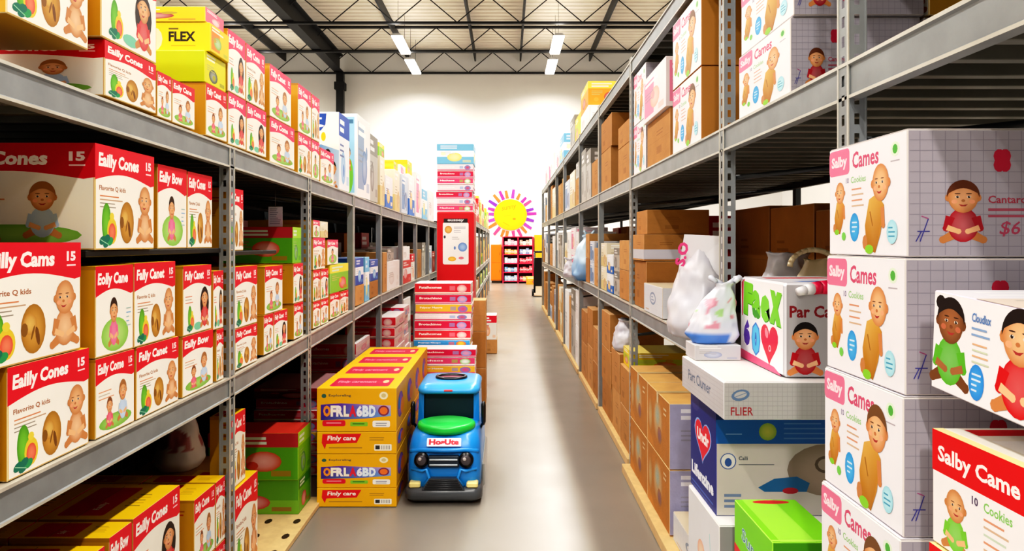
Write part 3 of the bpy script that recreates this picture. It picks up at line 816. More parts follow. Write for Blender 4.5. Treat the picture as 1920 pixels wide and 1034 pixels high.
# ribbed roof deck
mb = MB(); prof = []
y = -12.0
while y < 28:
    prof += [(y, 9.2), (y + .18, 9.2), (y + .22, 9.27), (y + .30, 9.27)]; y += .34
prof = [(a, b) for a, b in prof]
poly = prof + [(28, 9.27), (28, 9.4), (-12, 9.4)]
def P3(x, a, b): return (x, a, b)
n = len(poly)
mb.mesh([P3(-11, a, b) for a, b in poly] + [P3(11, a, b) for a, b in poly], [(i, n + i, n + (i + 1) % n, (i + 1) % n) for i in range(n)], lambda v: '#e6ddcd')
struct('ceiling', mb, material('roof_deck', '#e6ddcd', rough=0.7, noise_amt=0.08, noise_scale=2))
DK = '#24262a'
def truss(Y, ztop=9.12, zbot=8.22):
    r = empty('roof_truss', (0, Y, zbot)); r['kind'] = 'structure'
    mb = MB()
    mb.box(-11, -.05, zbot - zbot, 11, .05, .07, DK, b=.004); mb.build('bottom_chord', M_ROOF, r)
    mb = MB(); mb.box(-11, -.05, ztop - zbot - .07, 11, .05, ztop - zbot, DK, b=.004); mb.build('top_chord', M_ROOF, r)
    mb = MB(); x = -11.0; k = 0
    while x < 11:
        a, b = (.05, ztop - zbot - .05) if k % 2 == 0 else (ztop - zbot - .05, .05)
        mb.tube((x, 0, a), (x + .95, 0, b), .017, DK, n=6); x += .95; k += 1
    mb.build('web_lattice', M_ROOF, r)
for Y in (15.2, 18.1, 21.0, 24.1, 27.2): truss(Y)
mb = MB(); mb.box(-11, 27.62, 8.35, 11, 27.69, 8.4, '#55555a', b=.004); struct('trim_1', mb, M_ROOF)
for x in (-8.8, -3.9, -1.25, .55, 3.3, 5.6, 8.2):
    r = empty('roof_purlin', (x, 0, 8.95)); r['kind'] = 'structure'
    mb = MB(); mb.box(-.03, 10, -.14, .03, 27.6, .2, DK, b=.004); mb.build('purlin_web', M_ROOF, r)
# main girder and its column
g = empty('steel_girder', (-6.6, 0, 8.3)); g['kind'] = 'structure'
mb = MB()
prof = [(-.17, 0), (.17, 0), (.17, .04), (.03, .06), (.03, .62), (.17, .64), (.17, .68), (-.17, .68), (-.17, .64), (-.03, .62), (-.03, .06), (-.17, .04)]
mb.prism(prof, 8, 27.3, DK); mb.build('girder_web', M_ROOF, g)
c = empty('steel_column', (-6.55, 27.3, 0)); c['kind'] = 'structure'
mb = MB(); mb.box(-.14, -.14, 0, .14, .14, 8.29, DK, b=.01); mb.build('column_shaft', M_ROOF, c)
mb = MB(); mb.box(-.2, -.2, 7.6, .2, .2, 7.9, DK, b=.01); mb.build('column_bracket', M_ROOF, c)

# ------------------------------------------------------------------ strip lights
M_TUBE = material('lit_tube', '#ffffff', emit=9.0, emit_col='#fff8ee')
LAMPX = [('row over the red boxes', -3.4), ('row over the brown cartons', 1.62)]
k = 0
for rowname, x in LAMPX:
    for Y, w in ((21.4, 'nearer'), (24.2, 'farther')):
        r = empty('strip_light', (x, Y, 7.98))
        tag(r, 'bright hanging strip light, %s one of the %s' % (w, rowname), 'ceiling light', 'lit strip lights under the roof')
        mb = MB(); mb.prism([(-.18, .02), (.18, .02), (.1, .09), (-.1, .09)], 0, 2.0, '#d8d8d8'); mb.build('housing', M_ROOF, r)
        mb = MB(); mb.box(-.16, .02, -.03, .16, 1.98, .018, '#ffffff', b=.008); mb.build('tube_diffuser', M_TUBE, r)
        for yy in (.3, 1.7):
            mb = MB(); mb.tube((0, yy, .08), (0, yy, 1.2), .006, DK, n=5); mb.build('hanging_rod', M_ROOF, r)
def strip(x, y0, y1, z, power, w=.22):
    l = bpy.data.lights.new('aisle_strip_lamp', 'AREA'); l.shape = 'RECTANGLE'; l.size = w; l.size_y = y1 - y0; l.energy = power; l.color = (1, .965, .92); l.spread = math.radians(160)
    o = bpy.data.objects.new('aisle_strip_lamp', l); COL.objects.link(o); o.location = (x, (y0 + y1) / 2, z)
    return o
PW = 950
strip(-3.4, -11, 20.8, 7.95, PW * 1.25); strip(1.62, -11, 20.8, 7.95, PW * 1.25)
strip(-1.3, -6.6, -5.4, 7.2, 520, .25)
strip(-8.4, -4, 26, 7.95, PW * .7); strip(6.6, -4, 26, 7.95, PW * .8)
strip(-3.4, 21.2, 26.3, 7.9, PW * .42); strip(1.62, 21.2, 26.3, 7.9, PW * .42)
for x_ in (-8.4, -3.4, 1.62, 6.6):                     # the fittings also throw some light up at the roof deck
    l_ = strip(x_, 4, 26, 8.1, 90); l_.rotation_euler = (PI, 0, 0); l_.data.spread = PI
w = bpy.data.worlds.new('hall_world'); SC.world = w; w.use_nodes = True
w.node_tree.nodes['Background'].inputs[0].default_value = (1, .97, .93, 1); w.node_tree.nodes['Background'].inputs[1].default_value = 0.16
SC.view_settings.view_transform = 'Standard'
try: SC.view_settings.look = 'None'
except Exception: pass
SC.view_settings.exposure = 0.17
SC.view_settings.use_curve_mapping = True
cv = SC.view_settings.curve_mapping.curves[3]
for px_, py_ in ((.015, .004), (.06, .036), (.2, .19), (.5, .58)): cv.points.new(px_, py_)
SC.view_settings.curve_mapping.update()
# ------------------------------------------------------------------ storage racks
ST, ST_L, ST_D = '#9a9fa1', '#d6d2c6', '#4a4e50'
def upright(mb, xf, Y, z0, z1, s, slots=True, wy=.052, wx=.045):
    """angle post with punched slots; s=+1 when the rack lies toward +x"""
    def strip(fn, w, col):
        if not slots:
            mb.face([fn(0, z0), fn(w, z0), fn(w, z1), fn(0, z1)], col); return
        z = z0
        cells = max(1, int((z1 - z0) / .05)); dz = (z1 - z0) / cells
        a, b = w * .36, w * .64
        mb.face([fn(0, z0), fn(a, z0), fn(a, z1), fn(0, z1)], col); mb.face([fn(b, z0), fn(w, z0), fn(w, z1), fn(b, z1)], col)
        for i in range(cells):
            mb.face([fn(a, z), fn(b, z), fn(b, z + dz * .45), fn(a, z + dz * .45)], col); z += dz
    strip(lambda t, z: (xf, Y + t, z), wy, ST)
    strip(lambda t, z: (xf + s * t, Y, z), wx, ST)
    t = .0025                                                   # rolled edges give the sheet its thickness
    mb.box(xf - t, Y + wy - t, z0, xf + t, Y + wy + t, z1, ST_L, b=.0008)
    mb.box(xf - t, Y - t, z0, xf + t, Y + t, z1, ST_L, b=.0008)
    mb.box(xf + s * wx - t, Y - t, z0, xf + s * wx + t, Y + t, z1, ST, b=.0008)
def rack(label, s, xf, posts, levels, depth, group=None, panel=True, slots_to=5.0):
    r = empty('storage_rack', (xf, posts[0][0], 0)); tag(r, label, 'shelving rack', group)
    L = Matrix.Translation((-xf, -posts[0][0], 0))
    inv = (-xf, -posts[0][0], 0)
    def b(mb, nm, mat=M_STEEL): return mb.build(nm, mat, r, inv)
    for Y, z0, z1 in posts:
        mb = MB(); upright(mb, xf, Y, z0, z1, s, Y < slots_to); b(mb, 'upright')
        mb = MB(); x = xf + s * depth; mb.box(min(x, x + s * .04), Y, min(z0, 0) if z0 > .5 else z0, max(x, x + s * .04), Y + .05, z1, ST_D, b=.003); b(mb, 'rear_upright')
        for zz in (.35, .95, 1.86):
            if z0 < zz < z1:
                mb = MB(); mb.tube((xf + s * .04, Y + .02, zz), (x, Y + .02, zz + .12), .011, ST_D, n=6); b(mb, 'side_brace')
    for zf, Ya, Yb in levels:
        cuts = [Ya] + [p[0] for p in posts if Ya + .1 < p[0] < Yb - .1] + [Yb]
        for a, c in zip(cuts, cuts[1:]):
            za, zc = zf(a), zf(c); mb = MB(); d = zc - za
            fx = lambda u: xf + s * u
            prof = [(fx(-.002), za), (fx(-.002), za - .009), (fx(.005), za - .013), (fx(.005), za - .084), (fx(.0), za - .087), (fx(.0), za - .095), (fx(.035), za - .095), (fx(.035), za - .004), (fx(.03), za)]
            if s < 0: prof = prof[::-1]
            cols = lambda i: ST
            n = len(prof); y0, y1 = a + .001, c - .001
            vs = [(p, y0, q) for p, q in prof] + [(p, y1, q + d) for p, q in prof]
            for i in range(n):
                j = (i + 1) % n
                e = {i, j}
                lip = e <= ({0, 1, n - 1} if s > 0 else {n - 1, n - 2, 0}) or e <= ({4, 5} if s > 0 else {n - 5, n - 6})
                mb.face([vs[i], vs[j], vs[n + j], vs[n + i]], ST_L if lip else ST)  # the lips' shine is put into a paler colour
            mb.face([vs[i] for i in range(n)][::-1], ST); mb.face([vs[n + i] for i in range(n)], ST)
            b(mb, 'beam')
            mb = MB(); mb.box(fx(depth - .03) if s > 0 else fx(depth), y0, za - .09, fx(depth) if s > 0 else fx(depth - .03), y1, za - .002, ST_D, b=.002); b(mb, 'rear_beam')
            # cross bars under the deck sheet
            mb = MB(); y = a + .06
            while y < c - .04:
                zz = za + d * (y - a) / (c - a)
                x0, x1 = sorted((fx(.036), fx(depth - .031)))
                mb.box(x0, y, zz - .05, x1, y + .035, zz - .013, '#7c7b74', b=.002); y += .15
            b(mb, 'deck_bars')
            mb = MB(); x0, x1 = sorted((fx(.03), fx(depth)))
            mb.mesh([(x0, y0, za - .012), (x1, y0, za - .012), (x1, y1, zc - .012), (x0, y1, zc - .012), (x0, y0, za), (x1, y0, za), (x1, y1, zc), (x0, y1, zc)],
                    [(3, 2, 1, 0), (4, 5, 6, 7), (0, 1, 5, 4), (1, 2, 6, 5), (2, 3, 7, 6), (3, 0, 4, 7)], '#3c3d3a')
            b(mb, 'deck_sheet')
    if panel:  # added dark sheets, standing in for the shade behind the shelves
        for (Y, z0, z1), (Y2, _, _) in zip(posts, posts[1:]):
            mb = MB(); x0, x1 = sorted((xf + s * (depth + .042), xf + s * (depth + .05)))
            mb.box(x0, Y, .001, x1, Y2, 1.93, '#151617', b=.001); mb.build('back_panel', M_SHADE, r, inv)
    return r
XL, XR = -1.23, .87
def LY(px): return 1.23 * F / (950 - px)
def RY(px, x=XR): return x * F / (px - 950)
def zU(Y): return max(1.945, min(2.06, 2.085 - .018 * Y))
def zL(Y): return 1.0 if Y < 3.1 else min(1.095, 1.0 + .024 * (Y - 3.1))
def zM(Y): return 1.575 - .008 * max(0, Y - 2)
LP = [(.55, 0, 2.02), (3.08, .031, 2.03), (4.30, 0, 2.01), (5.55, 0, 1.985), (6.77, 0, 1.96), (8.16, 0, 1.94), (9.46, 0, 1.94), (10.95, 0, 1.94), (12.2, 0, 1.94)]
rl = rack('long grey steel rack holding red-banded cartons, beside the toy truck', -1, XL, LP, [(zU, .55, 12.25), (zL, .55, 12.25)], 1.1)
mb = MB(); mb.box(-2.36, 12.31, .02, -1.26, 12.318, 1.93, '#151617', b=.001); mb.build('added_end_panel', M_SHADE, rl, (1.23, -.55, 0))  # added dark sheet, hides the bright wall past the rack end
# thin mid shelf hung between the two main levels, set back from the beam
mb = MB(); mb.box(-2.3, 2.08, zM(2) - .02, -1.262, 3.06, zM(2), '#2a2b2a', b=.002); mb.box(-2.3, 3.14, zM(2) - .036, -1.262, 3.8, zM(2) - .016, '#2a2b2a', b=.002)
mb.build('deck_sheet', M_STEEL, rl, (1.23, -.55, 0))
for (a, c) in ((.65, 3.05), (3.15, 4.28)):
    mb = MB(); z = .08
    while z < .95: mb.tube((-2.25, a, z), (-2.25, c, z), .0022, '#9a9c98', n=4); z += .09
    y = a
    while y < c: mb.tube((-2.247, y, .06), (-2.247, y, .95), .0022, '#9a9c98', n=4); y += .09
    mb.build('wire_mesh', M_STEEL, rl, (1.23, -.55, 0))
RP = [(-.6, 0, 3.3), (1.767, 0, 3.3), (2.78, 1.166, 3.3), (4.85, 0, 2.9), (6.54, 0, 2.9), (8.3, 0, 2.9), (10.6, 0, 2.9), (12.3, 0, 2.9), (14.6, 0, 2.9), (17.05, 0, 2.9)]
zRU = lambda Y: 2.062
zRM = lambda Y: 1.166 - .004 * max(0, Y - 6)
zRT = lambda Y: 2.874
rr = rack('long grey steel rack of brown and white cartons across the aisle from the toy truck', 1, XR, RP, [(zRT, -.6, 17.1), (zRU, -.6, 17.1), (zRM, 2.84, 17.1)], 1.15, panel=False)
SP = [(12.9, 0, 2.0), (14.9, 0, 2.0), (16.9, 0, 2.0), (19.0, 0, 2.0), (21.0, 0, 2.0), (23.0, 0, 2.0)]
rs = rack('short grey rack of yellow and green cartons behind the red display cabinet', -1, -.57, SP, [(lambda Y: 2.0, 12.9, 23.05), (lambda Y: 1.08, 12.9, 23.05), (lambda Y: .62, 12.9, 23.05)], .8)
R = random.Random(7)
# ================================================================== left rack, middle level (red-banded food cartons)
SHL = "red-box rack's middle shelf"
def lbox(key, a, c, z0, z1, shelf, depth=.42, xf=-1.242, **kw):
    Y0, Y1 = LY(a) + .002, LY(c) - .002
    return carton(key, xf - depth, xf, Y0, Y1, z0, z1, 'px', shelf, **kw)
e = .0025
low = [('F11', -70, 6, 1.003, 1.285), ('F10', 22, 175, 1.003, 1.287), ('F14', 186, 259, 1.003, 1.245), ('F13', 262, 341, 1.003, 1.245), ('F44', 348, 405, 1.003, 1.235), ('F12', 411, 424.5, 1.003, 1.225),
       ('F13', 446, 487, 1.012, 1.2), ('F45', 499, 517, 1.022, 1.225), ('F33', 518, 543, 1.022, 1.225), ('F42', 555, 572, 1.032, 1.24)]
low[2] = ('F42', 186, 259, 1.003, 1.245)
upp = [('F11', -40, 160, 1.29, 1.6), ('F25', 186, 257, 1.248, 1.527), ('F13', 258, 335, 1.248, 1.53), ('F33', 349, 402, 1.238, 1.508), ('F32', 405, 424, 1.228, 1.478),
       ('F13', 445, 487, 1.203, 1.487), ('F42', 501, 534, 1.228, 1.475), ('F33', 554, 572, 1.243, 1.475)]
for q in low + upp:
    big = q[2] < 345
    lbox(*q[:3], q[3], q[4], SHL, flaps=False)
SHI = "thin shelf inside the red-box rack"
for key, a, c, z1 in (('FW', 190, 300, 1.903), ('F24', 312, 365.5, 1.885), ('F10', 366.5, 412, 1.882)):
    lbox(key, a, c, zM(2) + .002, z1, SHI, depth=.5 if key == 'FW' else .4, xf=-1.262 if key != 'FW' else -1.25)
for key, a, c, z1, xf in (('F10', 443, 469, 1.85, -1.262), ('F12', 473, 490, 1.76, -1.40)):
    lbox(key, a, c, zM(2) - .013, z1, SHI, depth=.36, xf=xf)
# dark second row deeper in
for a, c, z1 in ((446, 500, 1.4), (506, 560, 1.36)):
    lbox('gD', a, c, 1.03, z1, SHL, depth=.4, xf=-1.72)
carton('GRN', -1.66, -1.25, 4.05, 4.215, 1.478, 1.69, 'px', SHL); carton('gD', -2.2, -1.79, 3.2, 3.75, zM(2) - .013, 1.83, 'px', SHI)
# bay by the third and fourth posts
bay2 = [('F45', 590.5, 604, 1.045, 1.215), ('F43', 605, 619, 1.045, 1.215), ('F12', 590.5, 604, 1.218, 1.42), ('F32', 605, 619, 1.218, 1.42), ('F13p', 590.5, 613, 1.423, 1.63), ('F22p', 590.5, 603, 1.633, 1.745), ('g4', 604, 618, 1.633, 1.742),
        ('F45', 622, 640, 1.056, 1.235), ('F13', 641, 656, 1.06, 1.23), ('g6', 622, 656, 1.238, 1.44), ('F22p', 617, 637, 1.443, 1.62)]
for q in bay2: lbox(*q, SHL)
bay3 = [('K2', 669.5, 685, 1.075, 1.24), ('g2', 669.5, 684, 1.243, 1.47), ('gB', 687.5, 695, 1.08, 1.47), ('K1', 696, 711, 1.09, 1.24), ('g2', 697, 711, 1.243, 1.44), ('K2', 720.5, 727.5, 1.095, 1.5), ('gC', 728.5, 751, 1.095, 1.4), ('g9', 728.5, 740, 1.403, 1.53),
        ('g7', 757, 772, 1.1, 1.38), ('gC', 757, 770, 1.383, 1.55), ('g0', 773, 779, 1.1, 1.45)]
for q in bay3: lbox(*q, SHL)
for i, (Y0, key, z1) in enumerate(((9.7, 'K3', 1.5), (10.2, 'g9', 1.6), (11.1, 'g8', 1.55), (11.6, 'gD', 1.45))):
    carton(key, -1.65, -1.245, Y0, Y0 + .42, zL(Y0) + .006, z1, 'px', SHL)
for i, (Y0, key, z1) in enumerate(((4.55, 'gD', 1.75), (5.7, 'gD', 1.72), (6.2, 'g0', 1.78), (7.0, 'g9', 1.6), (7.6, 'K3', 1.7), (8.5, 'gD', 1.72), (9.0, 'g9', 1.6))):
    carton(key, -2.25, -1.78, Y0, Y0 + .46, zL(Y0) + .012, z1, 'px', SHL)

# ================================================================== left rack, top level
SHT = "red-box rack's top shelf"
carton('FW', -1.95, -1.52, LY(10), LY(168), 2.066, 2.163, 'px', SHT)
lbox('F10', 15, 170, 2.168, 2.46, SHT, xf=-1.236, depth=.34)
lbox('FW', 203, 299.5, 2.056, 2.228, SHT, depth=.5)
lbox('F35', 196, 300, 2.232, 2.56, SHT, depth=.45)
lbox('F42', 301, 328, 2.05, 2.212, SHT); lbox('F45', 329, 371, 2.048, 2.21, SHT)
lbox('F43', 391.5, 430.5, 2.045, 2.262, SHT)
carton('LIME', -1.78, -1.246, LY(391), LY(430), 2.265, 2.394, 'px', SHT)
carton('FLEX', -1.74, -1.232, LY(395), LY(430), 2.397, 2.515, 'px', SHT)
carton('MIX', -1.76, -1.25, LY(394), LY(428), 2.518, 2.58, 'px', SHT)
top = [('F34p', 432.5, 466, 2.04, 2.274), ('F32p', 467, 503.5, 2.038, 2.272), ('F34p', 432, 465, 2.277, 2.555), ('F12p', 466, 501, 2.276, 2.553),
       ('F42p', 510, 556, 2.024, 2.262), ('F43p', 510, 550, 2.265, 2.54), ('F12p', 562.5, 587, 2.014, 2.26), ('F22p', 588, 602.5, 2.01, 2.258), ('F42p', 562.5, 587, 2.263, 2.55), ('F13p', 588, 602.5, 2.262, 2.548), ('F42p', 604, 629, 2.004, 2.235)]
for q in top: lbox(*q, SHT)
def poster_face():
    w, h = .45, .57; A = Art(w, h); A.rect(.003, .003, w - .003, h - .003, '#eef2f6'); A.up()
    A.poly([(w * .05, h * .98), (w * .58, h * .98), (w * .55, h * .84), (w * .4, h * .76), (w * .05, h * .72)], '#1f52b4'); A.ell(w * .48, h * .68, w * .08, h * .06, '#f2c81a', n=14)
    A.up(); A.lines(w * .1, h * .93, w * .35, 1, .02, .015, [C('#e8f0ff')]); A.ell(w * .3, h * .82, w * .2, h * .02, '#e8f0ff', n=12)
    A.poly([(0, h * .55), (w * .4, h * .58), (w, h * .5), (w, 0), (0, 0)], [C('#8ab8e0'), C('#6aa0d8'), C('#a8c8e8'), C('#d8e4f0'), C('#5a90d0')]); child(A, w * .62, h * .12, h * .4, '#3a62b0', SK, '#1a1416'); child(A, w * .8, 0, h * .36, '#d8dcf0', SK, '#1a1416')
    return A
kind('POST', 'diaper_carton', 'carton', 'tall white carton with blue flag logo', (.45, .3, .57), {'d': '#eef0f4', 'e': '#ffffff'}, lambda: generic_front(.3, .57, '#eef2f6', '#1f52b4', '#8ab8e0', 4), poster_face)
def glossy():
    w, h = .4, .6; A = Art(w, h); A.rect(.003, .003, w - .003, h - .003, '#eef0f2'); A.up(); A.rect(w * .2, h * .04, w * .86, h * .96, '#9fd0ea'); A.up(); A.rect(w * .24, h * .88, w * .8, h * .93, '#4a7a9a'); A.ell(w * .55, h * .25, w * .25, h * .22, '#7cc83c', n=14); A.up(); child(A, w * .55, h * .3, h * .3, '#e0602a', SK, '#5a3018'); return A
kind('GLO', 'diaper_carton', 'carton', 'tall white carton with sky blue panel', (.4, .4, .6), {'d': '#eceef0', 'e': '#ffffff'}, lambda: generic_front(.4, .6, '#f0ecea', '#8fa4c0', '#5a80b0', 5, 'left'), glossy)
carton('POST', -1.46, -1.238, 5.12, 5.46, 1.996, 2.565, 'px', SHT)
carton('GLO', -1.40, -1.24, 5.75, 6.3, 1.985, 2.67, 'px', SHT)
far_top = [('g9', 6.32, 6.72, 2.60, -1.25), ('g4', 6.85, 7.1, 2.46, -1.25), ('g3', 7.15, 7.6, 2.3, -1.25), ('g4', 7.75, 8.1, 2.42, -1.25), ('g8', 8.25, 8.75, 2.42, -1.25), ('g3', 8.85, 9.4, 2.48, -1.25), ('g5', 9.55, 10.2, 2.58, -1.25), ('gB', 10.3, 10.9, 2.4, -1.25), ('gC', 11.1, 11.9, 2.45, -1.25)]
for key, a, c, z1, xf in far_top:
    carton(key, xf - .42, xf, a, c, zU(a) + .012, z1, 'px', SHT)
for key, a, c, z0, z1 in (('g6', 6.9, 7.2, 2.465, 2.60), ('g1', 7.8, 8.08, 2.425, 2.52), ('g1', 8.86, 9.3, 2.484, 2.66), ('g5', 8.3, 8.7, 2.424, 2.54)):
    carton(key, -1.66, -1.27, a, c, z0, z1, 'px', SHT)

# ================================================================== left rack, floor level
SHF = "red-box rack's floor level"
b0 = empty('hardboard_sheet', (-1.75, 2.9, 0)); tag(b0, 'pale perforated hardboard sheet under the red-banded cartons', 'board')
mb = MB(); mb.box(-.54, -2.2, .002, .62, 1.38, .03, '#e2c48e', b=.002)
for i in range(9):
    for j in range(3):
        mb.face([(.57 - .16 * j + .02 * math.cos(t * PI / 4), -.6 + .2 * i + .035 * math.sin(t * PI / 4), .0306) for t in range(8)], '#3a2a1a')
mb.build('board_panel', M_WOOD, b0)
def fl(key, a, c, z0, z1, rows=1, depth=.32, xf=-1.245):
    for r in range(rows):
        lbox(key, a, c, z0, z1, SHF, depth=depth - .004, xf=xf - depth * r)
fl('F13', -120, 118, .032, .335, 1); fl('F45', 120, 206, .032, .335, 2); fl('F13', 120, 206, .338, .66, 2)
fl('F25', 213.5, 256, .032, .345, 2); fl('F34', 257.5, 345, .032, .35, 2); fl('F24', 213.5, 256, .348, .672, 3); fl('F30', 257.5, 345, .353, .676, 3)
fl('F42', 371, 410, .032, .29, 1); fl('F10', 411, 428.5, .032, .29, 1); fl('F42', 371, 410, .293, .57, 2); fl('F11', 411, 428.5, .293, .57, 2)
fl('F13', 446, 489, .032, .46, 1, .3, -1.245)
lbox('F13', 446, 472, .463, .80, SHF, depth=.1, xf=-1.26)
carton('GRN2', -1.72, -1.2, 4.0, 4.24, .032, .228, 'px', SHF); carton('GRN', -1.72, -1.2, 3.99, 4.24, .231, .50, 'px', SHF)
carton('gD', -2.1, -1.8, 2.2, 2.8, .679, .93, 'px', SHF)
def flat_pile(keys, x0, x1, y0, y1, z0, h, shelf, jit=.012):
    z = z0
    for k_ in keys:
        dx, dy = R.uniform(-jit, jit), R.uniform(-jit, jit)
        carton(k_, x0 + dx, x1 + dx, y0 + dy, y1 + dy, z, z + h - .003, 'px', shelf); z += h
carton('K3', -1.95, -1.56, 3.5, 3.9, .032, .40, 'px', SHF)
SHP = 'red-box rack floor piles'
flat_pile(['p2', 'p0', 'p2', 'p1', 'p0', 'p2', 'p0', 'gD'], -1.72, -1.27, 4.75, 5.3, .004, .075, SHP)
flat_pile(['p0', 'p2', 'p0', 'p2', 'p0', 'p2'], -1.75, -1.30, 6.0, 6.6, .004, .12, SHP)
flat_pile(['p2'] * 8, -1.62, -1.12, 6.95, 7.6, .004, .106, SHP)
flat_pile(['p2', 'p0'] * 4, -1.62, -1.14, 7.64, 8.08, .004, .11, SHP)
flat_pile(['gC', 'g9', 'gC'], -1.65, -1.25, 8.4, 9.0, .004, .3, SHP)
flat_pile(['g0', 'gD', 'g9'], -1.65, -1.25, 9.75, 10.5, .004, .29, SHP)

# ================================================================== stacks standing in the aisle
SA = 'yellow truckside row'
Y = 4.18
for i in range(4):
    y0 = Y + i * .41
    z = .004
    for key, h in (('FI', .115), ('OR', .205), ('FI', .135), ('OR', .265)):
        carton(key, -1.145, -.665, y0 + R.uniform(0, .004), y0 + .405, z, z + h - .0035, 'px', SA, flaps=False); z += h
SB_ = 'tower behind toy truck'
def tower(x0, x1, y0, y1, z0, hs, shelf, keys):
    z = z0
    for i, h in enumerate(hs):
        d = R.uniform(-.008, .008)
        carton(keys[i % len(keys)], x0 + d, x1 + d, y0, y1, z, z + h - .003, 'px', shelf); z += h
    return z
tower(-.78, -.265, 5.835, 6.08, .004, [.07] * 10, SB_, ['p0', 'p3', 'p2', 'p1', 'p4', 'p5', 'p0', 'p1', 'p4', 'p0'])
tower(-.81, -.315, 6.1, 6.5, .004, [.09] * 6 + [.07, .06, .07, .085, .085, .06, .085, .085, .1][:9], 'tower before red cabinet', ['p0', 'p2', 'p4', 'p5', 'p0', 'p2', 'p3', 'p1', 'p3', 'p2', 'p0', 'p5', 'p1', 'p0', 'p2'])
z = .004
for h, key in ((.36, 'K0'), (.36, 'K4'), (.31, 'K2')):
    carton(key, -.56, -.205, 6.82, 7.14, z, z + h - .004, 'px', 'brown aisle stack', tape=True); z += h
carton('K2', -.33, -.14, 9.95, 10.35, .004, .2, 'px', 'pair beyond brown aisle stack'); carton('g0', -.335, -.145, 9.95, 10.35, .204, .55, 'px', 'pair beyond brown aisle stack')
# red display cabinet with its white poster
cab = empty('display_cabinet', (-.56, 7.55, 0)); tag(cab, 'tall red display cabinet with white picture poster behind the game boxes', 'display cabinet')
mb = MB(); mb.box(-.2, 0, .004, .205, .45, 1.93, {'d': '#d3101f', 'e': '#e8343f'}, b=.006); mb.build('cabinet_body', M_CARD, cab)
A = Art(.28, .5); A.rrect(0, 0, .28, .46, .02, '#f1eeea'); A.up(); A.rect(.01, .455, .27, .5, '#2a1c1e'); A.up(); A.text('eussey', .05, .462, .03, '#d8d4d4', w=.18, bold=.04)
A.ell(.06, .38, .04, .042, '#c88a3a', c2='#e8b868', n=14); A.lines(.12, .41, .13, 4, .018, .006, [C('#9a96a0')], 2); A.lines(.1, .3, .1, 2, .02, .006, [C('#b0a8a8')], 3); A.ell(.02, .3, .012, .018, '#3a3a4a', n=8)
A.ell(.215, .19, .05, .05, '#5a86c8', c2='#a8c4e8', n=14); A.ell(.1, .06, .045, .026, '#e8a02a', c2='#f4c85a', n=12); A.ell(.2, .07, .03, .015, '#e07a8a', n=10); A.ell(.13, .18, .012, .02, '#6a8ac0', n=8)
mb = MB(); mb.art(A, (-.135, -.001, 1.36), (1, 0, 0), (0, 0, 1), (0, -1, 0), .28, .5); mb.build('poster', M_CARD, cab)
z = tower(-.765, -.37, 7.58, 7.98, 1.934, [.075] * 7, 'pile atop red cabinet', ['p4', 'p5', 'p0', 'p5', 'p4', 'p0', 'p5'])
carton('gB', -.765, -.36, 7.58, 7.98, z, z + .22, 'px', 'pile atop red cabinet')

# ================================================================== far rack run
def fill(shelf, xf, s, y0, y1, zf, hmax, keys, hmin=.15, depth=.4, gap=.04, seed=1, wmin=.3, wmax=.55, posts=()):
    r = random.Random(seed); y = y0
    while y < y1 - wmin:
        wd = r.uniform(wmin, wmax)
        for p in posts:
            if y < p + .07 and y + wd > p - .02:
                y = p + .07 if y > p - .3 else y
                wd = min(wd, p - .02 - y) if y < p else wd
        if wd < .15: y += .1; continue
        z = zf(y) + .004; top = z + r.uniform(.55, 1) * hmax
        n = max(1, min(3, round((top - z) / r.uniform(.22, .5))))
        h = (top - z) / n; key = r.choice(keys)
        for i in range(n):
            if r.random() < .35: key = r.choice(keys)
            x0, x1 = sorted((xf + s * r.uniform(.008, .03), xf + s * depth))
            carton(key, x0, x1, y, min(y + wd, y1) - .006, z, z + h - .004, 'nx' if s > 0 else 'px', shelf); z += h
        y += wd + r.uniform(.005, gap)
sp = [p[0] for p in SP]
fill("far short rack's top shelf", -.58, -1, 13.0, 23, lambda y: 2.0, .62, ['g6', 'g1', 'gA', 'g6', 'g7', 'g4'], seed=3, wmin=.5, wmax=.9)
fill("far short rack's upper shelf", -.58, -1, 13.0, 23, lambda y: 1.08, .7, ['g6', 'gA', 'K0', 'K2', 'g4', 'g1'], seed=4, wmin=.5, wmax=.9, posts=sp)
fill("far short rack's lower shelf", -.58, -1, 13.0, 23, lambda y: .62, .34, ['K0', 'g4', 'g6', 'K2'], seed=5, wmin=.5, wmax=.9, posts=sp)
fill("far short rack's floor level", -.58, -1, 13.0, 23, lambda y: 0, .5, ['K0', 'K2', 'gA', 'K4'], seed=6, wmin=.5, wmax=.9, posts=sp)

# ================================================================== right side, near stacks
SS = 'near white stack'
STK = [('S0', 1.571, 1.827), ('S0', 1.294, 1.567), ('S1', 1.011, 1.290), ('S1', .735, 1.007), ('S0', .459, .731), ('S0', .183, .455)]
for i, (key, z0, z1) in enumerate(STK):
    d = (.0, -.006, -.012, -.02, -.02, -.02)[i]
    carton(key, .802 + d, 1.36 + d, 1.388 + d * .5, 1.722, z0, z1, 'nx', SS, flaps=True)
def pallet(label, x0, x1, y0, y1, h=.14, col='#d9b27c'):
    p = empty('wooden_pallet', ((x0 + x1) / 2, (y0 + y1) / 2, 0)); tag(p, label, 'pallet')
    wx, wy = (x1 - x0) / 2, (y1 - y0) / 2
    for yy in (-wy, -wy * .5, 0, wy * .5, wy):
        yc = max(-wy + .045, min(wy - .045, yy))
        mb = MB(); mb.box(-wx, yc - .045, h - .02, wx, yc + .045, h, col, b=.002); mb.build('deck_board', M_WOOD, p)
    for xx in (-wx + .04, 0, wx - .04):
        mb = MB(); mb.box(xx - .04, -wy, .004, xx + .04, wy, h - .0205, mixc(col, '#8a6a3a', .2), b=.002); mb.build('stringer', M_WOOD, p)
pallet('wooden pallet under the near white stack', .79, 1.36, 1.375, 1.73, .18)
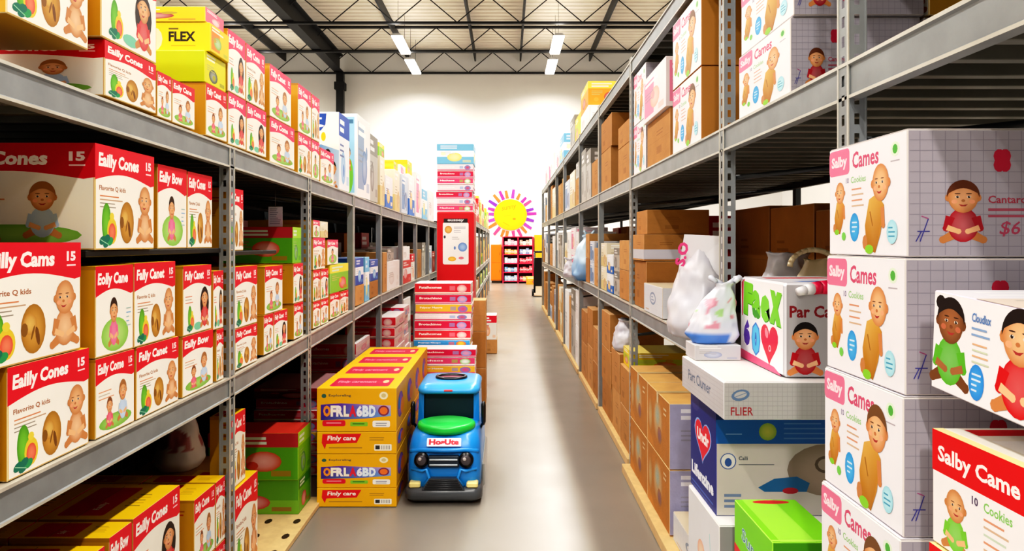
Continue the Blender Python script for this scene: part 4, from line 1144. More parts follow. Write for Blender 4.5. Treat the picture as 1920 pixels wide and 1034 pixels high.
pallet('wooden pallet under the red-topped cartons', .80, 1.33, .96, 1.31, .18)
for i, z0 in enumerate((.183, .397, .611, .825, 1.039)):
    carton('SR', .802 + (.0 if i > 3 else -.006), 1.31, .972, 1.306, z0, z0 + .211, 'nx', 'near red-topped stack', flaps=False)
carton('FLATW', 1.0, 1.3, 1.16, 1.30, 1.254, 1.314, 'nx', None, label='low pale carton propping up the carton with the girl in green', group=None)
g_ = carton('GIRL', .80, 1.3, .972, 1.308, 1.318, 1.501, 'nx', None, label='tilted white carton picturing girl in green, on the red-topped stack', pitch=math.radians(3.6))
# tray, blue carton and their neighbours
tray = empty('carton_tray', (.70, 2.236, 1.027)); tag(tray, 'shallow pale grey carton tray on the dark blue carton with red heart', 'tray')
mb = MB(); mb.box(0, 0, 0, .6, .53, .121, {'d': '#cfced1', 'e': '#e4e2e2', 'pz': '#f2f0ee', 'ny': '#b9b7b6'}, b=.003)
mb.art(tray_l(), (0, .53, 0), (0, -1, 0), (0, 0, 1), (-1, 0, 0), .53, .121); mb.art(tray_s(), (0, 0, 0), (1, 0, 0), (0, 0, 1), (0, -1, 0), .6, .121)
mb.build('tray_body', M_CARD, tray)
mb = MB(); mb.box(.01, .01, .1215, .2, .52, .1228, {'d': '#f7f4ee', 'e': '#ffffff'}, b=.0005); mb.build('tray_liner', M_CARD, tray)
carton('FLATW', .715, .89, 2.635, 2.77, 1.152, 1.209, 'nx', None, label='low pale carton on the tray, under the blue-tinted plastic bag')
carton('BLUE', .734, 1.3, 2.43, 2.765, .641, 1.024, 'nx', None, label='dark blue carton with red heart, under the pale tray', flaps=True)
carton('WHT', .72, 1.2, 2.35, 2.745, .27, .638, 'nx', 'pair under the blue carton', flaps=True); carton('WHT', .72, 1.2, 2.35, 2.745, .004, .267, 'nx', 'pair under the blue carton')
carton('LOGO', .86, 1.25, 2.86, 3.58, .068, .21, 'nx', None, label='low pale carton on the floor board behind the white cartons', flaps=True)
carton('LIM2', .742, .94, 1.936, 2.258, .362, .762, 'nx', None, label='bright lime green carton with red front panel, before the blue carton')
carton('K0', .75, 1.15, 1.93, 2.262, .004, .359, 'nx', None, label='plain brown carton under the bright lime green carton')

# bays between the posts: lower level
SRF = "brown rack's floor level"
for i, (y0, y1) in enumerate(((3.62, 4.18), (4.19, 4.76))):
    for j, (z0, z1) in enumerate(((.068, .408), (.412, .756))):
        carton('BPR', .85, 1.45, y0, y1, z0, z1, 'nx', SRF, tape=(j == 1))
def board(label, x0, x1, y0, y1):
    o = empty('floor_board', (x0, y0, 0)); tag(o, label, 'board')
    mb = MB()
    for k_ in range(3):
        a = (x1 - x0) * k_ / 3; mb = MB(); mb.box(a, 0, .004, a + (x1 - x0) / 3 - .004, y1 - y0, .062, '#e0bf8a', b=.002); mb.build('plank', M_WOOD, o)
for k_, (y0, y1) in enumerate(((2.82, 4.82), (4.92, 6.5), (6.62, 8.25), (8.4, 10.5), (10.7, 12.2), (12.4, 14.5), (14.7, 17.0))):
    board('pale wooden floor board in the %s bay of the brown rack' % ORD[k_], .80 if k_ == 0 else .855, 1.4, y0, y1)
SRM = "brown rack's middle shelf"; SRU = "brown rack's upper shelf"; SRT = "brown rack's top shelf"
for key, x0, x1, y0, y1, z0, z1 in (('K3', .89, 1.34, 4.42, 4.82, 1.17, 1.478), ('K0', .878, 1.3, 4.44, 4.82, 1.481, 1.652), ('K4', .9, 1.3, 4.45, 4.8, 1.655, 1.81)):
    o_ = carton(key, x0, x1, y0, y1, z0, z1, 'nx', SRM)
    if key == 'K0':                                      # broad white sealing band round the middle carton
        dx_, dy_, dz_ = K['K0']['d']; mb = MB()
        mb.box(-dx_ / 2 - .001, -dy_ / 2 - .0012, .02, dx_ / 2 + .001, dy_ / 2 - .01, .13, '#cfd0dc', b=.0004); mb.build('sealing_band', M_TAPE, o_)
carton('LOGO', .872, 1.22, 3.88, 4.4, 1.17, 1.345, 'nx', SRM)
for key, y0, y1, z1 in (('K3', 3.0, 3.5, 1.76), ('K1', 3.52, 4.1, 1.80), ('K3', 4.12, 4.75, 1.82)):
    carton(key, 1.56, 1.98, y0, y1, 1.17, z1, 'nx', SRM)
for y0, y1, z1 in ((1.9, 2.45, 1.78), (2.47, 2.9, 1.8)):
    carton('K3', 1.56, 1.98, y0, y1, 1.17, z1, 'nx', SRM) if y0 > 2.8 else None
# low dark cartons behind the brown printed ones
for key, y0, y1, z1 in (('LOGO', 4.0, 4.7, .92),):
    carton(key, 1.47, 1.95, y0, y1, .004, z1, 'nx', SRF)
mid2 = [('K4', 5.0, 5.42, 1.62, .882), ('g9', 5.45, 5.75, 1.56, .89), ('g3', 5.78, 6.12, 1.5, .885), ('g4', 6.15, 6.5, 1.6, .885), ('K2', 6.63, 7.0, 1.55, .885), ('g8', 7.05, 7.4, 1.62, .89), ('K1', 7.45, 7.75, 1.7, .885), ('gC', 8.45, 8.85, 1.74, .885), ('g5', 8.9, 9.5, 1.8, .885), ('gC', 9.55, 10.1, 1.76, .885), ('g4', 10.15, 10.55, 1.6, .885)]
for key, y0, y1, z1, x0 in mid2:
    h = (z1 - zRM(y0) - .008) / 2
    for i in range(2):
        z0 = zRM(y0) + .006 + i * h
        carton(key if i == 0 else ('K2' if key[0] == 'K' else key), x0, 1.3, y0, y1, z0, z0 + h - .003, 'nx', SRM)
for key, y0, y1, z0, z1 in (('gD', 6.7, 7.2, 1.6, 1.85), ('g5', 9.0, 9.4, 1.8, 1.9)):
    pass
rp = [p[0] for p in RP]
fill(SRM, .88, 1, 10.75, 16.95, lambda y: zRM(y) + .004, .75, ['g4', 'K2', 'g9', 'gC', 'g8', 'K0'], seed=11, posts=rp, wmin=.4, wmax=.7)
for k_, (key, y0) in enumerate((('gD', 5.2), ('gD', 6.8), ('g9', 7.5), ('K3', 8.6), ('gD', 9.3))):
    carton(key, 1.5, 1.95, y0, y0 + .5, zRM(y0) + .008, 1.8, 'nx', SRM)
# upper level
carton('K2', .75, 1.2, .45, 1.12, 2.066, 2.4, 'nx', None, label='unseen tan carton added above the near white stack to shade it', group=None)  # out of view, added only to cast a diagonal shadow on the stack
carton('S0', .885, 1.29, 2.162, 2.64, 2.066, 2.302, 'nx', SRU, flaps=True); carton('S1', .89, 1.295, 2.15, 2.63, 2.306, 2.55, 'nx', SRU)
carton('S0', 1.3, 1.7, 2.16, 2.64, 2.066, 2.302, 'nx', SRU); carton('F11', 1.31, 1.7, 2.15, 2.6, 2.306, 2.55, 'nx', SRU)
carton('SBR', .882, 1.28, 3.14, 3.68, 2.066, 2.40, 'nx', SRU); carton('SBR', .882, 1.28, 3.14, 3.68, 2.404, 2.75, 'nx', SRU)
carton('K0', .885, 1.22, 3.76, 4.36, 2.066, 2.335, 'nx', SRU); carton('g5', .86, 1.22, 3.75, 4.36, 2.338, 2.61, 'nx', SRU)
carton('S1', .885, 1.25, 4.41, 4.82, 2.066, 2.40, 'nx', SRU); carton('S0', .885, 1.25, 4.41, 4.82, 2.404, 2.75, 'nx', SRU)
for key, y0, y1, z0, z1 in (('K0', 4.95, 5.5, 2.066, 2.33), ('K4', 5.0, 5.5, 2.333, 2.5), ('K0', 5.9, 6.48, 2.066, 2.42), ('K1', 5.85, 6.48, 2.423, 2.7),
                            ('K0', 6.65, 7.2, 2.066, 2.42), ('g9', 7.3, 7.7, 2.066, 2.6), ('g9', 7.75, 8.2, 2.066, 2.66), ('K2', 8.4, 8.9, 2.066, 2.4), ('g9', 8.4, 8.85, 2.403, 2.6), ('g4', 9.0, 9.7, 2.066, 2.55), ('g8', 9.75, 10.5, 2.066, 2.5)):
    carton(key, .885, 1.3, y0, y1, z0, z1, 'nx', SRU)
fill(SRU, .88, 1, 10.75, 16.95, lambda y: 2.064, .68, ['g4', 'K2', 'g8', 'K0', 'gC'], seed=12, posts=rp, wmin=.45, wmax=.8)
# top level
carton('gC', .885, 1.3, 7.5, 8.27, 2.88, 3.09, 'nx', SRT); carton('gA', .885, 1.28, 7.55, 8.25, 3.094, 3.36, 'nx', SRT); carton('g1', .9, 1.3, 8.4, 9.1, 2.88, 3.2, 'nx', SRT); carton('g9', .9, 1.3, 9.2, 9.8, 2.88, 3.3, 'nx', SRT); carton('gB', .885, 1.3, 10.75, 11.5, 2.88, 3.3, 'nx', SRT); carton('g5', .885, 1.3, 11.6, 12.2, 2.88, 3.15, 'nx', SRT)
carton('gC', .885, 1.3, 13.0, 14.0, 2.88, 3.3, 'nx', SRT); carton('g5', .885, 1.3, 14.8, 15.8, 2.88, 3.25, 'nx', SRT)
# floor level farther on
for key, y0, y1, z0, z1, x0 in (('K0', 4.98, 5.4, .066, .36, .885), ('K4', 4.98, 5.4, .364, .66, .885), ('g1', 5.0, 5.4, .664, .8, .91), ('K2', 5.45, 5.85, .066, .4, .89), ('K0', 5.45, 5.85, .404, .72, .885), ('K1', 5.9, 6.45, .066, .35, .89), ('K4', 5.9, 6.45, .354, .66, .885), ('K0', 5.95, 6.45, .664, .98, .885),
                                ('K1', 6.65, 7.1, .066, .4, .885), ('K0', 6.65, 7.1, .404, .75, .885), ('K2', 7.15, 7.6, .066, .5, .885), ('K4', 7.15, 7.6, .504, .9, .885), ('K0', 7.65, 8.2, .066, .45, .885), ('K1', 7.65, 8.2, .454, .82, .885),
                                ('gC', 8.42, 8.9, .066, .55, .885), ('gC', 8.42, 8.9, .554, 1.0, .885), ('g9', 8.95, 9.5, .066, .98, .885), ('K2', 9.55, 9.8, .066, .85, .885), ('gC', 9.85, 10.5, .066, .9, .885)):
    carton(key, x0, 1.35, y0, y1, z0, z1, 'nx', SRF)
fill(SRF, .88, 1, 10.75, 16.95, lambda y: .064, .85, ['g4', 'K2', 'K0', 'gC', 'g8', 'K4'], seed=13, posts=rp, wmin=.45, wmax=.8)
# ================================================================== bags
def bag(name, label, loc, rx, ry, H, seed, colf, neck=.3, top_w=.35, lean=(0, 0), wr=.05, rz=0, knot=True):
    n, m = 44, 30; rings = []
    for k in range(m + 1):
        t = k / m
        if t < .12: r = .82 + 1.5 * t
        elif t < .62: r = 1.0 - .25 * ((t - .12) / .5) ** 1.6
        else:
            q = (t - .62) / .38; r = .75 + (neck - .75) * (q * q * (3 - 2 * q))
            if q > .8: r += (top_w - neck) * (q - .8) / .2
        ring = []
        for i in range(n):
            a = 2 * PI * i / n
            nz = noise.noise(Vector((math.cos(a) * 1.6, math.sin(a) * 1.6, t * 3 + seed))) + .5 * noise.noise(Vector((math.cos(a) * 4, math.sin(a) * 4, t * 7 + seed)))
            fold = .5 * wr * math.sin(a * 9 + 3 * math.sin(t * 5 + seed)) * max(0, t - .3)
            rr = r * (1 + wr * 2.2 * nz + fold)
            sq = (abs(math.cos(a)) ** 3 + abs(math.sin(a)) ** 3) ** (-1 / 3.0)
            rr *= 1 + (sq - 1) * .45 * (1 - t)
            z = H * t * (1 + .04 * nz * (t > .05))
            ring.append((rx * rr * math.cos(a) + lean[0] * t * t, ry * rr * math.sin(a) + lean[1] * t * t, z))
        rings.append(ring)
    r = empty(name, loc, rz); tag(r, label, 'bag')
    mb = MB(); vs = [p for q in rings for p in q]
    fs = [(k * n + i, k * n + (i + 1) % n, (k + 1) * n + (i + 1) % n, (k + 1) * n + i) for k in range(m) for i in range(n)]
    fs += [tuple(range(n))[::-1], tuple(range(m * n, (m + 1) * n))]
    mb.mesh(vs, fs, lambda i: colf(vs[i], i // n / m, i % n / n), True)
    o = mb.build('bag_body', M_BAG, r)
    if knot:
        mb = MB(); tx, ty = lean
        for sx in (-1, 1):
            pts = [(tx + sx * .01, ty, H * .97), (tx + sx * .04, ty + .01, H * 1.06), (tx + sx * .06, ty, H * 1.1), (tx + sx * .035, ty - .01, H * 1.02)]
            for a, b_ in zip(pts, pts[1:]): mb.tube(a, b_, .012, colf(vs[-1], 1, 0), n=7, r1=.009)
        mb.build('bag_handle', M_BAG, r)
    return r
W_ = '#e4e2e4'
def white(p, t, a): return mixc(W_, '#c4c4d0', .5 + .5 * noise.noise(Vector(p) * 14))
b1 = bag('plastic_bag', 'tall plain white plastic bag with pink letters on the middle shelf edge', (.885, 3.22, 1.168), .145, .15, .42, 3, white, .34, .42, (.03, .05), .07, knot=False)
A = Art(.1, .14); A.text('S.O', .0, .0, .05, '#e0508a', w=.11, rot=78, bold=.05)
mb = MB(); mb.art(A, (-.045, -.03, .30), (.8, -.6, 0), (0, 0, 1), (-.6, -.8, 0), .1, .14); 
# flat folded neck of the bag
mb2 = MB(); q = [(-.09, .02, .26), (.10, -.06, .26), (.115, -.06, .46), (-.06, .0, .47)]
mb2.mesh(q + [(x + .012, y + .016, z) for x, y, z in q], [(0, 1, 2, 3), (7, 6, 5, 4), (0, 4, 5, 1), (1, 5, 6, 2), (2, 6, 7, 3), (3, 7, 4, 0)], '#f0eef0')
mb2.build('folded_neck', M_BAG, b1); mb.v = [(x - .03, y - .035, z + .02) for x, y, z in mb.v]; mb.build('printed_letters', M_BAG, b1)
def tint(p, t, a):
    c = mixc('#ececf0', '#c8ccdc', .5 + .5 * noise.noise(Vector(p) * 16))
    if t < .2 and p[0] < .05: c = mixc('#2f7fd8', c, .1 if t < .14 else .5)
    d = noise.noise(Vector((p[0] * 22, p[1] * 22, p[2] * 22 + 5)))
    if .25 < t < .75 and d > .32: c = mixc(c, '#e07a92', .75)
    if .4 < t < .85 and d < -.38: c = mixc(c, '#9ad06a', .75)
    return c
bag('plastic_bag', 'small white plastic bag with blue base and coloured spots, on the pale tray', (.80, 2.70, 1.212), .095, .062, .23, 9, tint, .25, .4, (.05, .0), .09)
bag('plastic_bag', 'crumpled greyish white plastic bag behind the yellow-handled tote', (1.34, 3.3, 1.17), .16, .14, .38, 21, white, .5, .6, (0, 0), .1, knot=False)
def beige(p, t, a): return mixc('#d8c9a8', '#a8946e', .5 + .6 * noise.noise(Vector(p) * 11))
def tote():
    r = bag('tote_bag', 'crumpled beige cloth tote bag lying behind the bag lettered in green', (1.36, 2.92, 1.17), .2, .1, .36, 33, beige, .62, .66, (.02, .0), .12, knot=False)
    mb = MB(); prev = None
    for i in range(13):
        a = PI * i / 12; p = (-.1 + .12 * math.cos(a) * .8, -.07, .33 + .07 * math.sin(a))
        if prev: mb.tube(prev, p, .011, '#cbb993', n=6)
        prev = p
    mb.build('bag_handle', M_BAG, r)
    mb = MB(); A = Art(.08, .05); A.text('US', .0, .0, .035, '#5a4a6a', bold=.03); mb.art(A, (-.19, -.1, .2), (.9, -.44, 0), (0, 0, 1), (-.44, -.9, 0), .08, .05); mb.build('printed_letters', M_BAG, r)
tote()
bpy.data.objects['plastic_bag.002']['label'] = 'crumpled greyish white plastic bag beside the beige cloth tote'
def blueish(p, t, a): return mixc('#3a86c4', '#c9e2f2', min(1, t * 1.9 + .3 * noise.noise(Vector(p) * 8)))
def pack(p, t, a):
    return mixc('#d8d2cc', '#a8283a', .75) if .35 < t < .75 and noise.noise(Vector((p[0] * 14, p[1] * 14, p[2] * 16))) > .05 else C('#ddd8d2')
bag('plastic_bag', 'dim round white pack with red print at the back of the red-box rack floor level', (-1.74, 3.7, .405), .12, .13, .3, 27, pack, .5, .3, (0, 0), .05, knot=False)
bag('plastic_bag', 'pale blue plastic bag bulging over the middle shelf of the brown rack', (.93, 8.02, 1.165), .18, .2, .52, 5, blueish, .3, .5, (.03, .05), .08)
bag('plastic_bag', 'small white plastic bag sagging over the shelf edge beside the pale blue bag', (.79, 8.75, 1.167), .075, .11, .22, 15, white, .3, .5, (.0, .0), .1)
bag('plastic_bag', 'white plastic bag on plain cartons at floor level of the brown rack', (.97, 5.65, .724), .1, .18, .25, 41, white, .45, .6, (0, 0), .1, knot=False)

# lettered carrier bag standing on the tray
fx = empty('carrier_bag', (.918, 2.294, 1.152)); tag(fx, 'white carrier bag with green Faex lettering, standing on the pale tray', 'bag')
W, D, H = .40, .43, .315
mb = MB(); n_ = 10
def wob(u, v, s): return .006 * noise.noise(Vector((u * 3, v * 3, s)))
mb.box(0, 0, 0, W, D, H, {'d': '#f2f1f3', 'ny': '#a9a6a8', 'pz': '#e8e6ea', 'e': '#e4e2e6'}, b=.012)  # near side grey, here and in its print: shading put into colour
A = Art(D, H); A.rect(.008, .008, D - .008, H - .008, '#f6f5f7')
A.up(); A.poly([(.015, H * .93), (.05, H * .98), (.045, H * .55), (.02, H * .52)], '#e03a5a')
A.poly([(.0, .0), (D * .95, .0), (D * .8, .02), (.0, .035)], '#ee5f8a')
def bubble(ch, x, y, h, w, c, dark, rot):
    A.text(ch, x - .004, y - .006, h * 1.04, '#ffffff', w=w * 1.12, bold=.12, rot=rot)
    A.up(); A.text(ch, x + .004, y - .004, h, dark, w=w, bold=.09, rot=rot); A.up(); A.text(ch, x, y, h, c, w=w, bold=.08, rot=rot); A.up(-2)
A.up()
for ch, x, y, h, w in (('F', .035, .175, .125, .095), ('a', .125, .175, .1, .085), ('e', .215, .17, .095, .085), ('x', .3, .17, .115, .105)):
    bubble(ch, x, y, h, w, '#79d11a', '#3f9a14', -4)
A.up(3); A.text('6', .035, .05, .11, '#ffffff', w=.085, bold=.1); A.up(); A.text('6', .04, .055, .1, '#5a35a8', w=.07, bold=.09)
A.text('0', .125, .03, .125, '#3a7ad0', w=.09, bold=.1); A.up(); A.text('0', .132, .037, .11, '#5ac0f0', w=.075, bold=.05)
hx, hy, hs = .30, .098, .0050
hp = [(hx + hs * 16 * math.sin(t) ** 3, hy + hs * (13 * math.cos(t) - 5 * math.cos(2 * t) - 2 * math.cos(3 * t) - math.cos(4 * t))) for t in [2 * PI * i / 30 for i in range(30)]]
A.poly(hp[::-1], '#e4203f'); A.up(); A.ell(hx - .025, hy + .03, .014, .02, '#f6909c', n=10, rot=30); A.ell(hx + .005, hy - .02, .012, .012, '#f6c0c8', n=10); A.up(); A.ell(hx + .005, hy - .02, .007, .007, '#e4203f', n=8)
mb.art(A, (0, D, 0), (0, -1, 0), (0, 0, 1), (-1, 0, 0), D, H)
B = Art(W, H); B.rect(.008, .008, W - .008, H - .008, '#b3b0b2'); B.up(); B.text('Par Cames', .018, H * .63, .04, '#8a1a24', w=.22, bold=.03)
child(B, .07, .004, .18, '#b81424', SKL, '#1c1414')
mb.art(B, (0, 0, 0), (1, 0, 0), (0, 0, 1), (0, -1, 0), W, H)
T = Art(W, D); T.rect(.01, .01, W - .01, D - .01, '#eceaf0'); T.up(); T.poly([(W * .2, D * .1), (W, D * .3), (W, D * .42), (W * .15, D * .2)], '#3a78c8'); T.poly([(W * .1, D * .6), (W * .7, D * .62), (W * .7, D * .8), (W * .1, D * .75)], '#d8203c')
mb.art(T, (0, 0, H), (1, 0, 0), (0, 1, 0), (0, 0, 1), W, D)
mb.build('bag_body', M_BAG, fx)
mb = MB(); prev = None
for i in range(12):
    t = i / 11; p = (.04 + .3 * t, -.012 + .03 * math.sin(t * 3), H - .03 + .012 * math.sin(t * 5)); r0 = .013 + .018 * math.sin(min(1, t * 1.4) * PI * .5)
    if prev: mb.tube(prev[0], p, prev[1], '#e02050' if t > .22 else '#f2eef0', n=10, r1=r0)
    prev = (p, r0)
mb.build('rolled_flap', M_BAG, fx)

# ================================================================== ride-on toy truck
tk = empty('toy_truck', (-.385, 4.24, 0)); tag(tk, 'blue plastic ride-on toy truck with green bonnet lid, standing in the aisle', 'toy truck')
BL, BL2, BK, GY = '#1c86d4', '#0f66b0', '#16181a', '#4c5054'
def rr_ring(hw, y0, y1, z, r=.06, n=5, tz=0.0, front_bow=.0):
    pts = []
    for cx, cy, a0 in ((hw - r, y1 - r, 0), (-hw + r, y1 - r, 90), (-hw + r, y0 + r, 180), (hw - r, y0 + r, 270)):
        for i in range(n + 1):
            a = math.radians(a0 + 90 * i / n); x, y = cx + r * math.cos(a), cy + r * math.sin(a)
            y -= front_bow * (1 - (x / hw) ** 2) if y < (y0 + y1) / 2 else 0
            pts.append((x, y, z + tz * (y - y0)))
    return pts
mb = MB()
rings = [rr_ring(.20, .03, .82, .075, .05), rr_ring(.225, .015, .84, .10, .06, front_bow=.02), rr_ring(.228, .02, .84, .2, .06, front_bow=.025), rr_ring(.226, .03, .84, .27, .06, front_bow=.03), rr_ring(.222, .04, .84, .325, .06, front_bow=.03),
         rr_ring(.218, .055, .84, .36, .07, front_bow=.03), rr_ring(.208, .085, .835, .395, .08, front_bow=.03), rr_ring(.19, .12, .82, .415, .08, front_bow=.03), rr_ring(.16, .16, .80, .422, .08, front_bow=.02)]
mb.loft(rings, BL); mb.build('truck_body', M_PLASTIC, tk)
# brow over the lamps and the lower front scoop
mb = MB()
mb.sweep([(.21 * t, -.002 + .055 * t * t, .328 - .02 * abs(t) ** 3) for t in [-1 + i / 10 for i in range(21)]], .013, BL)
mb.build('front_brow', M_PLASTIC, tk)
for sx in (-1, 1):
    mb = MB(); pts = [(sx * .2, .02, .21), (sx * .13, -.008, .205), (sx * .105, -.012, .215), (sx * .085, -.014, .16), (sx * .12, -.012, .115)]
    mb.sweep(pts, .010, '#2a90de', n=8)
    mb.build('scoop_edge', M_PLASTIC, tk)
for sx in (-1, 1):
    hl = empty('headlight', (sx * .136, .006, .265)); hl.parent = tk
    mb = MB(); mb.tube((0, .03, 0), (0, -.02, .004), .048, '#0e1216', n=24, r1=.044); mb.build('lamp_housing', M_PLASTIC, hl)
    mb = MB(); mb.tube((0, -.02, .004), (0, -.026, .004), .034, '#4a4448', n=20, r1=.026); mb.tube((-.008, -.026, .014), (-.008, -.0285, .014), .012, '#b9b2b0', n=12, r1=.008); mb.build('lamp_lens', M_PLASTIC, hl)
gr = empty('front_grille', (0, -.012, .262)); gr.parent = tk
mb = MB(); mb.box(-.095, -.008, -.035, .095, .03, .035, '#1c2a38', b=.006); mb.build('grille_panel', M_PLASTIC, gr)
for zz in (-.018, .014):
    mb = MB(); mb.tube((-.085, -.009, zz), (.085, -.009, zz), .0055, '#b9c4cc', n=8); mb.build('grille_bar', M_PLASTIC, gr)
bp = empty('front_bumper', (0, 0, 0)); bp.parent = tk
mb = MB(); mb.loft([rr_ring(.225, -.02, .2, .03, .05, front_bow=.025), rr_ring(.236, -.035, .2, .045, .05, front_bow=.03), rr_ring(.236, -.035, .2, .09, .05, front_bow=.03), rr_ring(.225, -.02, .2, .105, .05, front_bow=.025)], GY); mb.build('bumper_bar', M_PLASTIC, bp)
mb = MB(); mb.loft([[(-.13, -.045, .1), (.13, -.045, .1), (.13, .05, .1), (-.13, .05, .1)], [(-.085, -.03, .165), (.085, -.03, .165), (.085, .05, .165), (-.085, .05, .165)]], '#3a3d42', smooth=False)
for i in range(5): mb.tube((-.115 + .007 * i, -.0455 + .003 * i, .108 + .011 * i), (.115 - .007 * i, -.0455 + .003 * i, .108 + .011 * i), .003, '#25282c', n=6)
mb.build('skid_plate', M_PLASTIC, bp)
for sx in (-1, 1):
    mb = MB(); mb.box(sx * .175 - .035, -.03, .106, sx * .175 + .035, .06, .14, '#e9d890', b=.008); mb.build('bumper_light', M_PLASTIC, bp)
mb = MB(); mb.loft([[(.185 * math.cos(a) * k, .20 + .155 * math.sin(a) * k, z) for a in [2 * PI * i / 32 for i in range(32)]] for k, z in ((.96, .405), (1.0, .425), (1.0, .442), (.97, .452), (.88, .457))], '#27c24a'); mb.build('bonnet_lid', M_PLASTIC, tk)
# upper cab: pillars, rear wall, roof with carry slot, dark sheet painted as the shade inside
for sx in (-1, 1):
    mb = MB(); mb.loft([[(sx * a, y, z) for a, y in ((.165, .36), (.205, .375), (.205, .8), (.185, .8), (.185, .44))] for z in (.41,)] + [[(sx * a, y, .60) for a, y in ((.165, .385), (.2, .39), (.2, .8), (.185, .8), (.185, .46))]], BL, smooth=False)
    mb.build('cab_side', M_PLASTIC, tk, recalc=True)
mb = MB(); mb.box(-.184, .77, .42, .184, .8, .60, BL2, b=.004); mb.build('cab_rear', M_PLASTIC, tk)
mb = MB(); mb.mesh([(-.17, .40, .418), (.17, .40, .418), (.165, .425, .598), (-.165, .425, .598)], [(0, 1, 2, 3)], lambda i: '#07222b' if i < 2 else '#0c3d4a'); mb.build('cab_shade_panel', M_PLASTIC, tk)  # flat dark sheet, shade inside the open cab put into its colour
mb = MB(); mb.loft([rr_ring(.195, .345, .81, .598, .05, front_bow=.01), rr_ring(.207, .335, .82, .612, .06, front_bow=.012), rr_ring(.205, .345, .815, .632, .06, front_bow=.012), rr_ring(.188, .375, .80, .65, .06, front_bow=.01), rr_ring(.165, .41, .78, .656, .06)], '#3a9fe4'); rf = mb.build('cab_roof', M_PLASTIC, tk)
rh = empty('roof_handle', (0, .60, .656)); rh.parent = tk
mb = MB(); path = [(.1 * math.cos(a) * (abs(math.cos(a)) ** -.3 if abs(math.cos(a)) > .2 else 1) , .075 * math.sin(a), .006) for a in [2 * PI * i / 28 for i in range(29)]]
mb.sweep(path, .012, '#1c2024', n=8)
mb.build('handle_rim', M_PLASTIC, rh)
mb = MB(); mb.loft([[(.098 * math.cos(a), .07 * math.sin(a), z) for a in [2 * PI * i / 24 for i in range(24)]] for z in (-.002, .003)], '#b06a80'); mb.build('handle_well', M_PLASTIC, rh)
mb = MB(); mb.box(-.028, .325, .617, .028, .345, .628, '#e04a4a', b=.002); mb.build('roof_badge', M_PLASTIC, tk)
np_ = empty('name_plate', (0, .0, .0)); np_.parent = tk
A = Art(.21, .052); A.rrect(0, 0, .21, .052, .006, '#e8eef4'); A.up(); A.text('HosUte', .012, .009, .036, '#d4203a', w=.186, bold=.06)
mb = MB(); p0 = Vector((0, .014, .345)); p1 = Vector((0, .045, .39)); v = (p1 - p0).normalized(); nn = Vector((0, -v.z, v.y))
mb.art(A, p0 + Vector((-.105, 0, 0)) + nn * .008, (1, 0, 0), v, nn, .21, .052); mb.build('plate_print', M_PLASTIC, np_)
for sx in (-1, 1):
    mr = empty('side_mirror', (sx * .232, .33, .40)); mr.parent = tk
    mb = MB(); mb.loft([[(.016 * math.cos(a) * k, .03 * math.sin(a) * k, z) for a in [2 * PI * i / 14 for i in range(14)]] for k, z in ((.6, 0), (1, .02), (1, .13), (.6, .15))], BK); mb.build('mirror_shell', M_PLASTIC, mr)
    mb = MB(); mb.tube((-sx * .02, .03, -.03), (0, 0, .02), .009, BK, n=8); mb.build('mirror_arm', M_PLASTIC, mr)
    mb = MB(); mb.box(sx * .232 - .012, .16, .05, sx * .232 + .012, .78, .2, '#9a9c98', b=.01); mb.build('side_skirt', M_PLASTIC, tk)
for sx in (-1, 1):
    for yy in (.14, .68):
        wl = empty('wheel', (sx * .19, yy, .06)); wl.parent = tk
        mb = MB(); mb.tube((-.03, 0, 0), (.03, 0, 0), .058, '#101112', n=22); mb.build('tyre', M_PLASTIC, wl)
        mb = MB(); mb.tube((sx * .03, 0, 0), (sx * .036, 0, 0), .03, '#8a8e92', n=16); mb.build('hub', M_PLASTIC, wl)

# ================================================================== back of the hall
bc = empty('bookcase', (.44, 27.15, 0)); tag(bc, 'red open bookcase full of small goods against the back wall', 'bookcase')
CR = '#c81e48'
for x in (-.61, -.02, .57):
    mb = MB(); mb.box(x, 0, .004, x + .05, .5, 1.82, {'d': CR, 'e': '#e04a6a'}, b=.004); mb.build('side_panel', M_CARD, bc)
mb = MB(); mb.box(-.61, .47, .004, .62, .5, 1.82, '#8a1634', b=.002); mb.build('back_panel', M_CARD, bc)
for j in range(6):
    mb = MB(); z = .06 + .348 * j; mb.box(-.56, 0, z, .57, .465, z + .035, CR, b=.003); mb.build('shelf', M_CARD, bc)
PAL = [['#9fc4de', '#b9d6ea', '#e04a5a', '#f0d080'], ['#5aa0d0', '#bcd4e4', '#c82a3a', '#e0505a'], ['#e8e8f0', '#d0d4e8', '#e82a4a', '#d83a50'], ['#f0a03a', '#f6c86a', '#8a9ac8', '#dfe4f2'], ['#d8a0b0', '#e8d0d4', '#c8a08a', '#e8e0d0']]
kind('gd', 'small_box', 'box', 'small box', (.12, .2, .2), {'d': '#ffffff'})
cnt = 0
for j in range(5):
    for half in (0, 1):
        x = .44 - .55 + .59 * half + .03
        for q in range(4):
            c = PAL[j][(0 if q % 2 == 0 else 1) + 2 * half]
            key = 'gd%s' % c
            if key not in K: kind(key, 'small_box', 'box', 'small box', (.12, .2, .2), {'d': c, 'e': mixc(c, '#ffffff', .4)}, None, lambda c=c: generic_front(.12, .2, c, mixc(c, '#ffffff', .6), mixc(c, '#402030', .4), 3, 'mid'))
            wd = .115; hh = R.uniform(.16, .25)
            z0 = .06 + .348 * j + .038
            carton(key, x, x + wd, 27.2, 27.5, z0, z0 + hh, 'px', None, label='small box on the bookcase, %s from the orange cabinet, %s shelf up' % (ORD[half * 4 + q], ORD[j]), group='small boxes on the red bookcase'); x += .125
